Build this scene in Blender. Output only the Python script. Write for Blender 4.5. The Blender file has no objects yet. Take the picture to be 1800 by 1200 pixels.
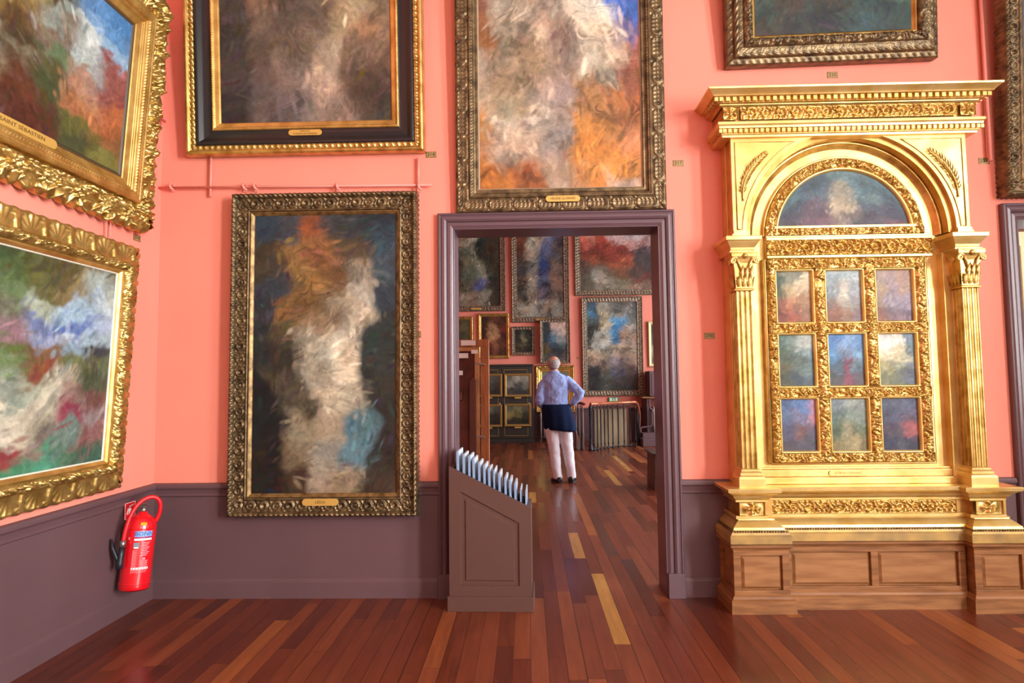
import bpy, math, random
import numpy as np
from mathutils import Matrix, Vector
random.seed(7)
PI = math.pi
P_R, P_B, P_2, EXPO = (2050, 700, 40), (10, 130), (460, 460, 460), -0.5
SC = bpy.context.scene
COL = SC.collection

# ------------------------------------------------------------------ camera
F, YAW, PITCH, ROLL = 1080.785, .0239688, .0617748, -.0112075
CAM = np.array([0, 0, 1.45])
_cy, _sy, _cp, _sp = math.cos(YAW), math.sin(YAW), math.cos(PITCH), math.sin(PITCH)
_f = np.array([-_sy*_cp, _cy*_cp, _sp]); _r0 = np.array([_cy, _sy, 0]); _u0 = np.cross(_r0, _f)
_r = math.cos(ROLL)*_r0 + math.sin(ROLL)*_u0
_u = -math.sin(ROLL)*_r0 + math.cos(ROLL)*_u0
cam = bpy.data.cameras.new('camera'); co = bpy.data.objects.new('camera', cam); COL.objects.link(co)
cam.sensor_width = 36; cam.lens = F*36/1800; cam.clip_start = .05; cam.clip_end = 100
co.matrix_world = Matrix(((_r[0], _u[0], -_f[0], CAM[0]), (_r[1], _u[1], -_f[1], CAM[1]), (_r[2], _u[2], -_f[2], CAM[2]), (0, 0, 0, 1)))
SC.camera = co

def at(px, py, Y):
    """place on the photograph -> point on the vertical plane at distance Y"""
    d = _f + (px-900)/F*_r - (py-600)/F*_u
    return CAM + d*(Y/d[1])
def floor_at(px, py, z=0.0):
    d = _f + (px-900)/F*_r - (py-600)/F*_u
    return CAM + d*((z-CAM[2])/d[2])

# ------------------------------------------------------------------ materials
def lin(h):
    h = h.lstrip('#'); out = []
    for i in (0, 2, 4):
        c = int(h[i:i+2], 16)/255
        out.append(c/12.92 if c <= .04045 else ((c+.055)/1.055)**2.4)
    return out
MATS = {}
def mat(name, col, rough=.5, metal=0., spec=.5, noise=0., nscale=20., bump=0., bscale=200., col2=None, stretch=(1, 1, 1), coat=0.):
    if name in MATS: return MATS[name]
    m = bpy.data.materials.new(name); m.use_nodes = True
    nt = m.node_tree; b = nt.nodes['Principled BSDF']
    c = lin(col) + [1]
    b.inputs['Base Color'].default_value = c; b.inputs['Roughness'].default_value = rough
    b.inputs['Metallic'].default_value = metal; b.inputs['Specular IOR Level'].default_value = spec
    b.inputs['Coat Weight'].default_value = coat
    tc = nt.nodes.new('ShaderNodeTexCoord'); mp = nt.nodes.new('ShaderNodeMapping')
    mp.inputs['Scale'].default_value = stretch
    nt.links.new(tc.outputs['Object'], mp.inputs['Vector'])
    if noise > 0:
        n = nt.nodes.new('ShaderNodeTexNoise'); n.inputs['Scale'].default_value = nscale; n.inputs['Detail'].default_value = 5
        nt.links.new(mp.outputs[0], n.inputs['Vector'])
        r = nt.nodes.new('ShaderNodeValToRGB')
        c2 = lin(col2)+[1] if col2 else [x*(1-noise) for x in c[:3]]+[1]
        r.color_ramp.elements[0].color = c2; r.color_ramp.elements[1].color = c
        r.color_ramp.elements[0].position = .35; r.color_ramp.elements[1].position = .62
        nt.links.new(n.outputs['Fac'], r.inputs['Fac']); nt.links.new(r.outputs['Color'], b.inputs['Base Color'])
    if bump > 0:
        n2 = nt.nodes.new('ShaderNodeTexNoise'); n2.inputs['Scale'].default_value = bscale; n2.inputs['Detail'].default_value = 3
        nt.links.new(mp.outputs[0], n2.inputs['Vector'])
        bp = nt.nodes.new('ShaderNodeBump'); bp.inputs['Strength'].default_value = bump; bp.inputs['Distance'].default_value = .004
        nt.links.new(n2.outputs['Fac'], bp.inputs['Height']); nt.links.new(bp.outputs[0], b.inputs['Normal'])
    MATS[name] = m
    return m
WALL = mat('coral_wall_paint', 'ea8c78', .75, noise=.05, nscale=1.2, bump=.15, bscale=250, spec=.3)
PIPE = mat('coral_pipe_paint', 'e28c7e', .5, spec=.4)
DADO = mat('purple_brown_paint', '604548', .5, noise=.08, nscale=3, spec=.4, bump=.1, bscale=200)
CASING = mat('purple_gloss_paint', '5f474d', .28, noise=.06, nscale=4, spec=.5)
RACK = mat('rack_brown_paint', '543830', .5, spec=.35, bump=.1, bscale=250)
PLASTER = mat('bounce_toned_plaster', 'b4a896', .85)  # unseen window walls, kept off coral so less red light bounces back
CEIL = mat('greyed_plaster', 'aaa298', .9)  # unseen ceiling darkened to bounce less light; window frames share it
GOLD = mat('gilding', 'cfae66', .30, .8, noise=.12, nscale=14, col2='a5803e', bump=.1, bscale=120)
GOLD_PALE = mat('pale_gilding', 'e0c27c', .34, .65, noise=.1, nscale=7, col2='cda65a', bump=.08, bscale=90)
GOLD_ORANGE = mat('flat_gold_liner', 'cfa55c', .36, .65, noise=.15, nscale=9, col2='ab7e3c')
GOLD_DARK = mat('dark_gilding', '8f7246', .42, .6, noise=.3, nscale=25, col2='5e4526', bump=.15)
BRONZE = mat('bronze_frame', '7d6848', .38, .6, noise=.3, nscale=18, col2='4c3c28', bump=.15)
SILVERB = mat('grey_bronze_frame', '8f7d68', .4, .5, noise=.3, nscale=22, col2='5c4a3a')
EBONY = mat('black_lacquer', '1d1a1c', .3, spec=.5, noise=.1, nscale=5)
OAK = mat('pale_oak', '93633a', .5, noise=.3, nscale=4, col2='744a28', stretch=(1, 1, 9), bump=.1, bscale=40, spec=.3)
OAKH = mat('pale_oak_panel', '9c6c42', .55, noise=.25, nscale=3.5, col2='84562f', stretch=(1, 1, 7), bump=.08, bscale=40, spec=.3)
WOODRED = mat('reddish_wood', '6b3a28', .5, noise=.3, nscale=5, col2='4a2418', stretch=(1, 1, .2))
WOODORANGE = mat('varnished_wood', 'b0703e', .5, noise=.3, nscale=6, col2='8c5228', stretch=(8, 1, .6))
CANBACK = mat('brown_canvas_back', '6a3426', .8, noise=.3, nscale=6, col2='4c251b')
PAPER = mat('white_paper', 'e9e7e2', .7)
INK = mat('black_ink', '16120e', .6)
BRASSP = mat('brass_number_plate', 'a58a56', .5, .15, noise=.15, nscale=60)
TITLE = mat('title_plate_gilt', 'c8a050', .45, .3)
TITLEINK = mat('title_lettering', '5a3a14', .6)
IRON = mat('black_iron', '2b2a2e', .35, .6)
COPPER = mat('copper_handrail', 'b5694a', .3, .5)
STEEL = mat('steel', '9a9690', .35, .9)
DKGREEN = mat('dark_green_cabinet', '2c2a24', .45, noise=.15, nscale=4)
GOLDLINE = mat('gold_line_paint', '94743c', .45, .3)
PLY = mat('plywood', 'a08a6c', .7, noise=.35, nscale=5, col2='7c674c', stretch=(1, 1, .3))
RED = mat('red_enamel', 'd80f1c', .22, spec=.6, coat=.4)
REDHOSE = mat('red_rubber', 'd3121c', .4)
BLACKPL = mat('black_plastic', '1c2028', .4)
WHITE = mat('white_print', 'f0ebe6', .6)
BLUEP = mat('blue_print', '7fa6dc', .5)
NAVYP = mat('dark_blue_print', '1f3f8c', .5)
GREYP = mat('grey_print', '7a8894', .5)
YELLOWP = mat('yellow_sticker', 'f2c21c', .5)
PINKP = mat('pink_print', 'e88a90', .5)
GREEN = mat('green_sign', '0e9a5c', .4)
RADI = mat('radiator_enamel', '8d7870', .35, .2)
BOOKC = mat('pale_blue_board', 'c3ccd6', .35, spec=.5)
BOOKE = mat('blue_grey_edge', '7e95b4', .4)
SHIRT = mat('light_blue_shirt', '9db2ea', .8, noise=.1, nscale=9, bump=.2, bscale=60, spec=.2)
NAVY = mat('navy_knit', '15203c', .9, bump=.3, bscale=150, spec=.1)
TROUSER = mat('white_trousers', 'e8e6ee', .85, bump=.2, bscale=40, spec=.1)
SKIN = mat('skin', 'd0957e', .5, noise=.08, nscale=30)
HAIR = mat('grey_hair', 'b4aca8', .8, noise=.3, nscale=60, col2='8a8280')
SHOE = mat('black_shoe', '18161a', .35)
SOLE = mat('shoe_sole', '3a332e', .6)
BAND = mat('black_belt', '111111', .5)

def floor_material():
    m = bpy.data.materials.new('mahogany_boards'); m.use_nodes = True; nt = m.node_tree; b = nt.nodes['Principled BSDF']
    N = nt.nodes.new; L = nt.links.new
    tc = N('ShaderNodeTexCoord'); sx = N('ShaderNodeSeparateXYZ'); L(tc.outputs['Object'], sx.inputs[0])
    def mth(op, a, bb=None, c=None):
        n = N('ShaderNodeMath'); n.operation = op
        for i, v in enumerate((a, bb, c)):
            if v is None: continue
            if isinstance(v, (int, float)): n.inputs[i].default_value = v
            else: L(v, n.inputs[i])
        return n.outputs[0]
    Wd = .0915
    xs = mth('DIVIDE', sx.outputs[0], Wd); row = mth('FLOOR', xs); fx = mth('FRACT', xs)
    wn = N('ShaderNodeTexWhiteNoise'); wn.noise_dimensions = '1D'; L(row, wn.inputs['W'])
    wn2 = N('ShaderNodeTexWhiteNoise'); wn2.noise_dimensions = '1D'; L(mth('ADD', row, 37.3), wn2.inputs['W'])
    Ln = mth('MULTIPLY_ADD', wn2.outputs[0], 1.1, 1.0)
    ys = mth('DIVIDE', mth('MULTIPLY_ADD', wn.outputs[0], 5.0, sx.outputs[1]), Ln); seg = mth('FLOOR', ys); fy = mth('FRACT', ys)
    cb = N('ShaderNodeCombineXYZ'); L(row, cb.inputs[0]); L(seg, cb.inputs[1])
    wb = N('ShaderNodeTexWhiteNoise'); wb.noise_dimensions = '2D'; L(cb.outputs[0], wb.inputs['Vector'])
    ramp = N('ShaderNodeValToRGB'); ramp.color_ramp.interpolation = 'LINEAR'
    cols = [(0, '54251a'), (.2, '5f2a1a'), (.45, '682f1c'), (.7, '6f341e'), (.88, '783a22'), (.965, '864624'), (1, '98582a')]
    e = ramp.color_ramp.elements
    e[0].position = 0; e[0].color = lin(cols[0][1])+[1]; e[1].position = 1; e[1].color = lin(cols[-1][1])+[1]
    for p, c in cols[1:-1]:
        k = e.new(p); k.color = lin(c)+[1]
    L(wb.outputs['Value'], ramp.inputs['Fac'])
    # grain
    mp = N('ShaderNodeMapping'); mp.inputs['Scale'].default_value = (14, 1.3, 1); L(tc.outputs['Object'], mp.inputs[0])
    va = N('ShaderNodeVectorMath'); va.operation = 'ADD'; L(mp.outputs[0], va.inputs[0])
    sc = N('ShaderNodeVectorMath'); sc.operation = 'SCALE'; sc.inputs['Scale'].default_value = 7.7; L(wb.outputs['Color'], sc.inputs[0]); L(sc.outputs[0], va.inputs[1])
    ns = N('ShaderNodeTexNoise'); ns.inputs['Scale'].default_value = 2.2; ns.inputs['Detail'].default_value = 4; ns.inputs['Distortion'].default_value = .2; L(va.outputs[0], ns.inputs['Vector'])
    gr = N('ShaderNodeMapRange'); gr.inputs['From Min'].default_value = .3; gr.inputs['From Max'].default_value = .7; gr.inputs['To Min'].default_value = .8; gr.inputs['To Max'].default_value = 1.18; L(ns.outputs['Fac'], gr.inputs['Value'])
    # the few pale replacement boards
    acc = None
    for (bx, y0, y1) in PALE:
        r0 = math.floor(bx/Wd)
        a = mth('COMPARE', row, float(r0), .5)
        c = mth('MULTIPLY', mth('GREATER_THAN', sx.outputs[1], y0), mth('LESS_THAN', sx.outputs[1], y1))
        t = mth('MULTIPLY', a, c)
        acc = t if acc is None else mth('MAXIMUM', acc, t)
    mx = N('ShaderNodeMix'); mx.data_type = 'RGBA'; L(acc, mx.inputs['Factor']); L(ramp.outputs['Color'], mx.inputs[6]); mx.inputs[7].default_value = lin('ae7a3a')+[1]
    mg = N('ShaderNodeVectorMath'); mg.operation = 'SCALE'; L(mx.outputs[2], mg.inputs[0]); L(gr.outputs[0], mg.inputs['Scale'])
    # seams
    ex = mth('MULTIPLY', mth('MINIMUM', fx, mth('SUBTRACT', 1.0, fx)), Wd)
    ey = mth('MULTIPLY', mth('MINIMUM', fy, mth('SUBTRACT', 1.0, fy)), Ln)
    wide = mth('MULTIPLY_ADD', wn.outputs[0], .0016, .0006)
    seam = mth('MAXIMUM', mth('LESS_THAN', ex, wide), mth('LESS_THAN', ey, .0012))
    mx2 = N('ShaderNodeMix'); mx2.data_type = 'RGBA'; L(seam, mx2.inputs['Factor']); L(mg.outputs[0], mx2.inputs[6]); mx2.inputs[7].default_value = lin('1e0c06')+[1]
    L(mx2.outputs[2], b.inputs['Base Color'])
    rr = N('ShaderNodeMapRange'); rr.inputs['To Min'].default_value = .2; rr.inputs['To Max'].default_value = .42; L(wb.outputs['Value'], rr.inputs['Value']); L(rr.outputs[0], b.inputs['Roughness'])
    bp = N('ShaderNodeBump'); bp.inputs['Strength'].default_value = .35; bp.inputs['Distance'].default_value = .003
    hh = mth('MULTIPLY', seam, -1.0); L(hh, bp.inputs['Height']); L(bp.outputs[0], b.inputs['Normal'])
    return m

def paint_material():
    m = bpy.data.materials.new('oil_paint'); m.use_nodes = True; nt = m.node_tree; b = nt.nodes['Principled BSDF']
    a = nt.nodes.new('ShaderNodeAttribute'); a.attribute_name = 'pigment'
    tc = nt.nodes.new('ShaderNodeTexCoord')
    n = nt.nodes.new('ShaderNodeTexNoise'); n.inputs['Scale'].default_value = 30; n.inputs['Detail'].default_value = 6; n.inputs['Distortion'].default_value = .8
    nt.links.new(tc.outputs['Object'], n.inputs['Vector'])
    mr = nt.nodes.new('ShaderNodeMapRange'); mr.inputs['From Min'].default_value = .3; mr.inputs['From Max'].default_value = .7; mr.inputs['To Min'].default_value = .8; mr.inputs['To Max'].default_value = 1.2
    nt.links.new(n.outputs['Fac'], mr.inputs['Value'])
    v = nt.nodes.new('ShaderNodeVectorMath'); v.operation = 'SCALE'
    nt.links.new(a.outputs['Color'], v.inputs[0]); nt.links.new(mr.outputs[0], v.inputs['Scale']); nt.links.new(v.outputs[0], b.inputs['Base Color'])
    b.inputs['Roughness'].default_value = .5; b.inputs['Specular IOR Level'].default_value = .3
    bp = nt.nodes.new('ShaderNodeBump'); bp.inputs['Strength'].default_value = .12; bp.inputs['Distance'].default_value = .003
    nt.links.new(n.outputs['Fac'], bp.inputs['Height']); nt.links.new(bp.outputs[0], b.inputs['Normal'])
    return m
PAINT = paint_material()

# ------------------------------------------------------------------ object helpers
def link(name, me, m=None, parent=None, smooth=False):
    o = bpy.data.objects.new(name, me); COL.objects.link(o)
    if m is not None: me.materials.append(m)
    if parent is not None: o.parent = parent
    if smooth:
        me.shade_smooth() if smooth is True else None
        if smooth == 'auto': me.set_sharp_from_angle(angle=math.radians(38)) if hasattr(me, 'set_sharp_from_angle') else None
    return o
def tag(o, label=None, cat=None, group=None, kind=None):
    if label: o['label'] = label
    if cat: o['category'] = cat
    if group: o['group'] = group
    if kind: o['kind'] = kind
    return o
def empty(name, loc, rot=(0, 0, 0), label=None, cat=None, group=None):
    o = bpy.data.objects.new(name, None); COL.objects.link(o); o.location = loc; o.rotation_euler = rot
    if name == 'fire_sign': o.scale = (.7, 1, .7)
    o.empty_display_size = .1
    return tag(o, label, cat, group)
def copy_tree(o, parent=None):
    c = o.copy(); COL.objects.link(c)
    if parent is not None: c.parent = parent
    for ch in list(o.children): copy_tree(ch, c)
    return c

class MB:
    def __init__(s): s.v = []; s.f = []; s.sm = []
    def add(s, vs, fs, smooth=False):
        k = len(s.v); s.v += [tuple(map(float, p)) for p in vs]; s.f += [tuple(i+k for i in f) for f in fs]; s.sm += [smooth]*len(fs)
        return s
    def box(s, x0, x1, y0, y1, z0, z1):
        v = [(x0, y0, z0), (x1, y0, z0), (x1, y1, z0), (x0, y1, z0), (x0, y0, z1), (x1, y0, z1), (x1, y1, z1), (x0, y1, z1)]
        return s.add(v, [(0, 3, 2, 1), (4, 5, 6, 7), (0, 1, 5, 4), (1, 2, 6, 5), (2, 3, 7, 6), (3, 0, 4, 7)])
    def prism_y(s, pts, y0, y1):      # pts (x,z) seen from -Y, extruded along Y
        n = len(pts); v = [(x, y0, z) for x, z in pts] + [(x, y1, z) for x, z in pts]
        f = [tuple(range(n)), tuple(range(2*n-1, n-1, -1))] + [(i, i+n, (i+1) % n+n, (i+1) % n) for i in range(n)]
        return s.add(v, f)
    def prism_z(s, pts, z0, z1):
        n = len(pts); v = [(x, y, z0) for x, y in pts] + [(x, y, z1) for x, y in pts]
        f = [tuple(range(n-1, -1, -1)), tuple(range(n, 2*n))] + [(i, (i+1) % n, (i+1) % n+n, i+n) for i in range(n)]
        return s.add(v, f)
    def loft(s, rings, cap=True, smooth=True):
        n = len(rings[0]); vs = [p for r in rings for p in r]; fs = []
        for j in range(len(rings)-1):
            for i in range(n):
                a = j*n+i; b = j*n+(i+1) % n
                fs.append((a, b, b+n, a+n))
        s.add(vs, fs, smooth)
        if cap:
            k = len(s.v)-len(vs)
            s.f.append(tuple(k+i for i in range(n-1, -1, -1))); s.sm.append(False)
            s.f.append(tuple(k+len(vs)-n+i for i in range(n))); s.sm.append(False)
        return s
    def lathe(s, prof, cx=0, cy=0, n=24, z0=0, smooth=True):
        return s.loft([[(cx+r*math.cos(2*PI*i/n), cy+r*math.sin(2*PI*i/n), z0+z) for i in range(n)] for r, z in prof], True, smooth)
    def tube(s, pts, r, n=10, caps=True, closed=False):
        P = [Vector(p) for p in pts]; rings = []
        rs = r if isinstance(r, (list, tuple)) else [r]*len(P)
        up = Vector((0, 0, 1)); prev = None
        for i, p in enumerate(P):
            if closed: t = (P[(i+1) % len(P)]-P[i-1]).normalized()
            else: t = (P[min(i+1, len(P)-1)]-P[max(i-1, 0)]).normalized()
            if prev is None:
                a = t.cross(up)
                if a.length < .1: a = t.cross(Vector((0, 1, 0)))
                a.normalize()
            else:
                a = (prev - t*prev.dot(t)).normalized()
            prev = a; b = t.cross(a)
            rings.append([tuple(p+(a*math.cos(2*PI*k/n)+b*math.sin(2*PI*k/n))*rs[i]) for k in range(n)])
        if closed: rings.append(rings[0])
        return s.loft(rings, caps and not closed, True)
    def sweep(s, path, prof, closed_ends=True, smooth=False):
        """path: plan points (x,y), outward side is to the right of travel; prof: (out, z)"""
        n = len(path); P = [Vector((x, y)) for x, y in path]; offs = []
        for i in range(n):
            ns = []
            if i > 0: d = (P[i]-P[i-1]).normalized(); ns.append(Vector((d.y, -d.x)))
            if i < n-1: d = (P[i+1]-P[i]).normalized(); ns.append(Vector((d.y, -d.x)))
            if len(ns) == 1: offs.append(ns[0])
            else:
                mm = ns[0]+ns[1]; offs.append(mm/(1+ns[0].dot(ns[1])))
        rings = [[(P[i].x+offs[i].x*o, P[i].y+offs[i].y*o, z) for o, z in prof] for i in range(n)]
        m_ = len(prof); vs = [p for r in rings for p in r]; fs = []
        for j in range(n-1):
            for i in range(m_-1): a = j*m_+i; fs.append((a, a+m_, a+m_+1, a+1))
        return s.add(vs, fs, smooth)
    def build(s, name, m, parent=None, bevel=0, sub=0):
        me = bpy.data.meshes.new(name); me.from_pydata(s.v, [], s.f)
        me.polygons.foreach_set('use_smooth', s.sm); me.update()
        o = link(name, me, m, parent)
        if bevel:
            b = o.modifiers.new('bevel', 'BEVEL'); b.width = bevel; b.segments = 2; b.limit_method = 'ANGLE'; b.angle_limit = math.radians(40)
        if sub:
            b = o.modifiers.new('sub', 'SUBSURF'); b.levels = sub; b.render_levels = sub
        return o

def grid_obj(name, V, m, parent=None, smooth=True, colors=None):
    """V: (a, b, 3) array"""
    a, b = V.shape[:2]
    me = bpy.data.meshes.new(name)
    idx = np.arange(a*b).reshape(a, b)
    q = np.stack([idx[:-1, :-1], idx[1:, :-1], idx[1:, 1:], idx[:-1, 1:]], -1).reshape(-1, 4)
    me.vertices.add(a*b); me.vertices.foreach_set('co', V.reshape(-1).astype(np.float32))
    me.loops.add(q.size); me.loops.foreach_set('vertex_index', q.reshape(-1).astype(np.int32))
    me.polygons.add(len(q)); me.polygons.foreach_set('loop_start', np.arange(0, q.size, 4, dtype=np.int32))
    me.polygons.foreach_set('use_smooth', np.full(len(q), smooth)); me.update(calc_edges=True)
    if colors is not None:
        at_ = me.color_attributes.new('pigment', 'FLOAT_COLOR', 'POINT')
        c = np.concatenate([colors.reshape(-1, 3), np.ones((a*b, 1))], 1); at_.data.foreach_set('color', c.reshape(-1).astype(np.float32))
    return link(name, me, m, parent)
def merge_grids(name, Vs, m, parent=None):
    vs = []; fs = []; k = 0
    for V in Vs:
        a, b = V.shape[:2]; idx = np.arange(a*b).reshape(a, b)+k
        q = np.stack([idx[:-1, :-1], idx[1:, :-1], idx[1:, 1:], idx[:-1, 1:]], -1).reshape(-1, 4)
        vs.append(V.reshape(-1, 3)); fs.append(q); k += a*b
    V = np.concatenate(vs); q = np.concatenate(fs)
    me = bpy.data.meshes.new(name)
    me.vertices.add(len(V)); me.vertices.foreach_set('co', V.reshape(-1).astype(np.float32))
    me.loops.add(q.size); me.loops.foreach_set('vertex_index', q.reshape(-1).astype(np.int32))
    me.polygons.add(len(q)); me.polygons.foreach_set('loop_start', np.arange(0, q.size, 4, dtype=np.int32))
    me.polygons.foreach_set('use_smooth', np.full(len(q), True)); me.update(calc_edges=True)
    return link(name, me, m, parent)

# ------------------------------------------------------------------ noise and ornament heights (numpy)
def vnoise(x, y, seed=0):
    xi = np.floor(x).astype(np.int64); yi = np.floor(y).astype(np.int64); fx = x-xi; fy = y-yi
    def h(a, b):
        n = (a*374761393 + b*668265263 + seed*1442695041) & 0xffffffff
        n = ((n ^ (n >> 13))*1274126177) & 0xffffffff
        return ((n ^ (n >> 16)) & 0xffff)/65535.
    u = fx*fx*(3-2*fx); v = fy*fy*(3-2*fy)
    return (h(xi, yi)*(1-u)+h(xi+1, yi)*u)*(1-v)+(h(xi, yi+1)*(1-u)+h(xi+1, yi+1)*u)*v
def fbm(x, y, seed=0, o=4):
    t = 0; a = .5
    for k in range(o): t = t+a*vnoise(x*2**k, y*2**k, seed+k); a *= .5
    return t/(1-.5**o)
def bell(x, w): return np.exp(-(x/w)**2)
def beads(s, d, p, dc, w):           # row of half round beads
    a = (s/p-np.floor(s/p)-.5)*2; b = (d-dc)/(w/2)
    return np.sqrt(np.clip(1-a*a-b*b, 0, 1))
def ropey(s, d, p, dc, w):           # twisted rope
    b = (d-dc)/(w/2)
    return np.where(np.abs(b) < 1, (.55+.45*np.cos(2*PI*(s/p+b*.35)))*np.sqrt(np.clip(1-b*b, 0, 1)), 0)
def eggs(s, d, p, dc, w):            # egg and dart
    a = (s/p-np.floor(s/p)-.5)*2; b = (d-dc)/(w/2)
    e = np.sqrt(np.clip(1-(a/.62)**2-b*b, 0, 1)); r = bell(np.sqrt((a/.9)**2+b*b)-1, .14)*.5
    return np.maximum(e, r)*(np.abs(b) < 1)
def scroll(s, d, p, dc, w):          # running rings and rosettes
    k = np.floor(s/p); a = (s/p-k-.5)*p; b = d-dc; R = w*.36
    r = np.hypot(a, b); th = np.arctan2(b, a)
    ring = bell(r-R, w*.085); pet = (.55+.45*np.cos(6*th))*bell(r, R*.55)
    ros = np.where(np.mod(k, 2) == 0, pet*1.2, bell(np.abs(a)-.25*w*np.cos(b/w*5), w*.07)*.8)
    a2 = (s/p+.5-np.floor(s/p+.5)-.5)*p
    leaf = bell(a2-.1*w*np.sin(b/w*9), w*.11)*(.7+.3*np.cos(b/w*40))
    return np.clip(np.maximum.reduce([ring, ros, leaf*.85]), 0, 1.2)*(np.abs(b) < w/2)
def vine(s, d, p, dc, w):            # running roundels of curling leaves
    p = w*1.12; k = np.floor(s/p); a = (s/p-k-.5)*p; b = d-dc; sg = np.where(np.mod(k, 2) == 0, 1., -1.)
    r = np.hypot(a, b)/w; th = np.arctan2(b*sg, a)
    n = fbm(s/w*7, d/w*7, 3, 3)
    spiral = bell(np.mod(r*3.4-th/(2*PI)+.1*n, 1.)-.5, .20)*(r < .47)
    lobes = np.clip(.5+.5*np.cos(7*th+14*r*sg), 0, 1)*bell(r-.40, .13)
    core = bell(r, .10)*1.1
    corner = np.clip(.5+.5*np.cos(9*(a/w)+11*np.abs(b)/w+4*n), 0, 1)*(r > .44)*.7
    return np.clip(np.maximum.reduce([spiral, lobes*.9, core, corner])*(.7+.6*n), 0, 1.2)*(np.abs(b) < .49*w)
def acanthus(s, d, p, dc, w, seed=5):   # deep curling leaves
    b = (d-dc)/w; ph = 2*PI*s/p
    u = s/w*3.2+.7*np.sin(ph)+.5*np.sin(b*7); v = b*2.6+.6*np.cos(ph)
    n = fbm(u, v, seed, 3); rid = 1-np.abs(n-.5)*5; rib = .5+.5*np.cos(2*PI*(s/w*3.4+np.abs(b)*3.5+n*1.4))
    return np.clip(rid, 0, 1)*(.45+.55*rib)*np.clip(1.15-(2*np.abs(b))**3, 0, 1)
def shells(s, d, p, d0, d1):          # fan shells with plain ribs between
    a = (s/p-np.floor(s/p)-.5)*p; y = (d1-d); r = np.hypot(a, y); th = np.arctan2(a, y); R = (d1-d0)*.98
    fan = (.5+.5*np.cos(th*15))*np.clip(r/R, 0, 1)*(r < R)*(np.abs(th) < 1.15)*(.6+.4*np.clip(1-np.abs(th), 0, 1))
    gap = bell(np.abs(a)-p*.44, p*.035)+bell(np.abs(a)-p*.5, p*.03)
    rim = bell(r-R, .006)*(np.abs(th) < 1.2)
    return np.clip(np.maximum.reduce([fan, gap, rim*.8]), 0, 1)*((d > d0) & (d < d1))
def links(s, d, p, dc, w):             # long rounded cartouches filled with leaves
    k = s/p-np.floor(s/p)-.5; a = np.abs(k*p); b = np.abs(d-dc); hx = p*.40; hy = w*.36; rr = w*.22
    q = np.hypot(np.clip(a-hx+rr, 0, None), np.clip(b-hy+rr, 0, None))-rr
    edge = bell(q, w*.055); ins = (q < -w*.07)*(.35+.65*np.clip(np.sin(s/w*19+np.cos((d-dc)/w*17)*1.6)*np.cos((d-dc)/w*13), 0, 1))
    knot = bell(a-p*.5, w*.1)*(.5+.5*np.cos((d-dc)/w*12))
    return np.maximum.reduce([edge, ins*.8, knot*.7])*(b < w/2)
def waves(s, d, p, dc, w):             # wave scroll
    b = (d-dc)/w
    t = s/p+.55*b+.18*np.sin(2*PI*s/p+4*b)
    return np.clip(.5+.5*np.cos(2*PI*t), 0, 1)**1.5*(.6+.4*np.cos(2*PI*b*1.4))*(np.abs(b) < .5)

def frame_sides(Wd, Ht, prof, res, orn, centre=(0, 0)):
    """prof: (inset, height) from the outer back edge; orn(s, d, side)->(dh, dd)"""
    pts = [prof[0]]
    for a, b in zip(prof[:-1], prof[1:]):
        n = max(1, int(round(math.hypot(b[0]-a[0], b[1]-a[1])/res)))
        for i in range(1, n+1): pts.append((a[0]+(b[0]-a[0])*i/n, a[1]+(b[1]-a[1])*i/n))
    d = np.array([p[0] for p in pts]); h = np.array([p[1] for p in pts]); out = []
    front = (h > .35*max(h))
    for side in range(4):
        Ls = Wd if side in (0, 2) else Ht
        n = max(2, int(Ls/res)); t = np.linspace(0, 1, n+1)
        D, T = np.meshgrid(d, t); H = np.broadcast_to(h, D.shape).copy()
        Sx = D+T*(Ls-2*D)-Ls/2
        if orn:
            dh, dd = orn(Sx, D, side)
            fr = np.broadcast_to(front, D.shape)
            edge = np.clip(np.minimum(T, 1-T)*n/2.0, 0, 1)
            H = H+dh*fr; Dd = D-dd*edge
        else: Dd = D
        Sx2 = np.clip(Sx, -(Ls/2-Dd), (Ls/2-Dd)) if False else Sx
        if side == 0: X = Sx2; Z = Dd
        elif side == 1: X = Wd/2-Dd; Z = Sx2+Ht/2
        elif side == 2: X = -Sx2; Z = Ht-Dd
        else: X = -Wd/2+Dd; Z = -Sx2+Ht/2
        out.append(np.stack([X+centre[0], -H, Z+centre[1]], -1))
    return out
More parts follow.
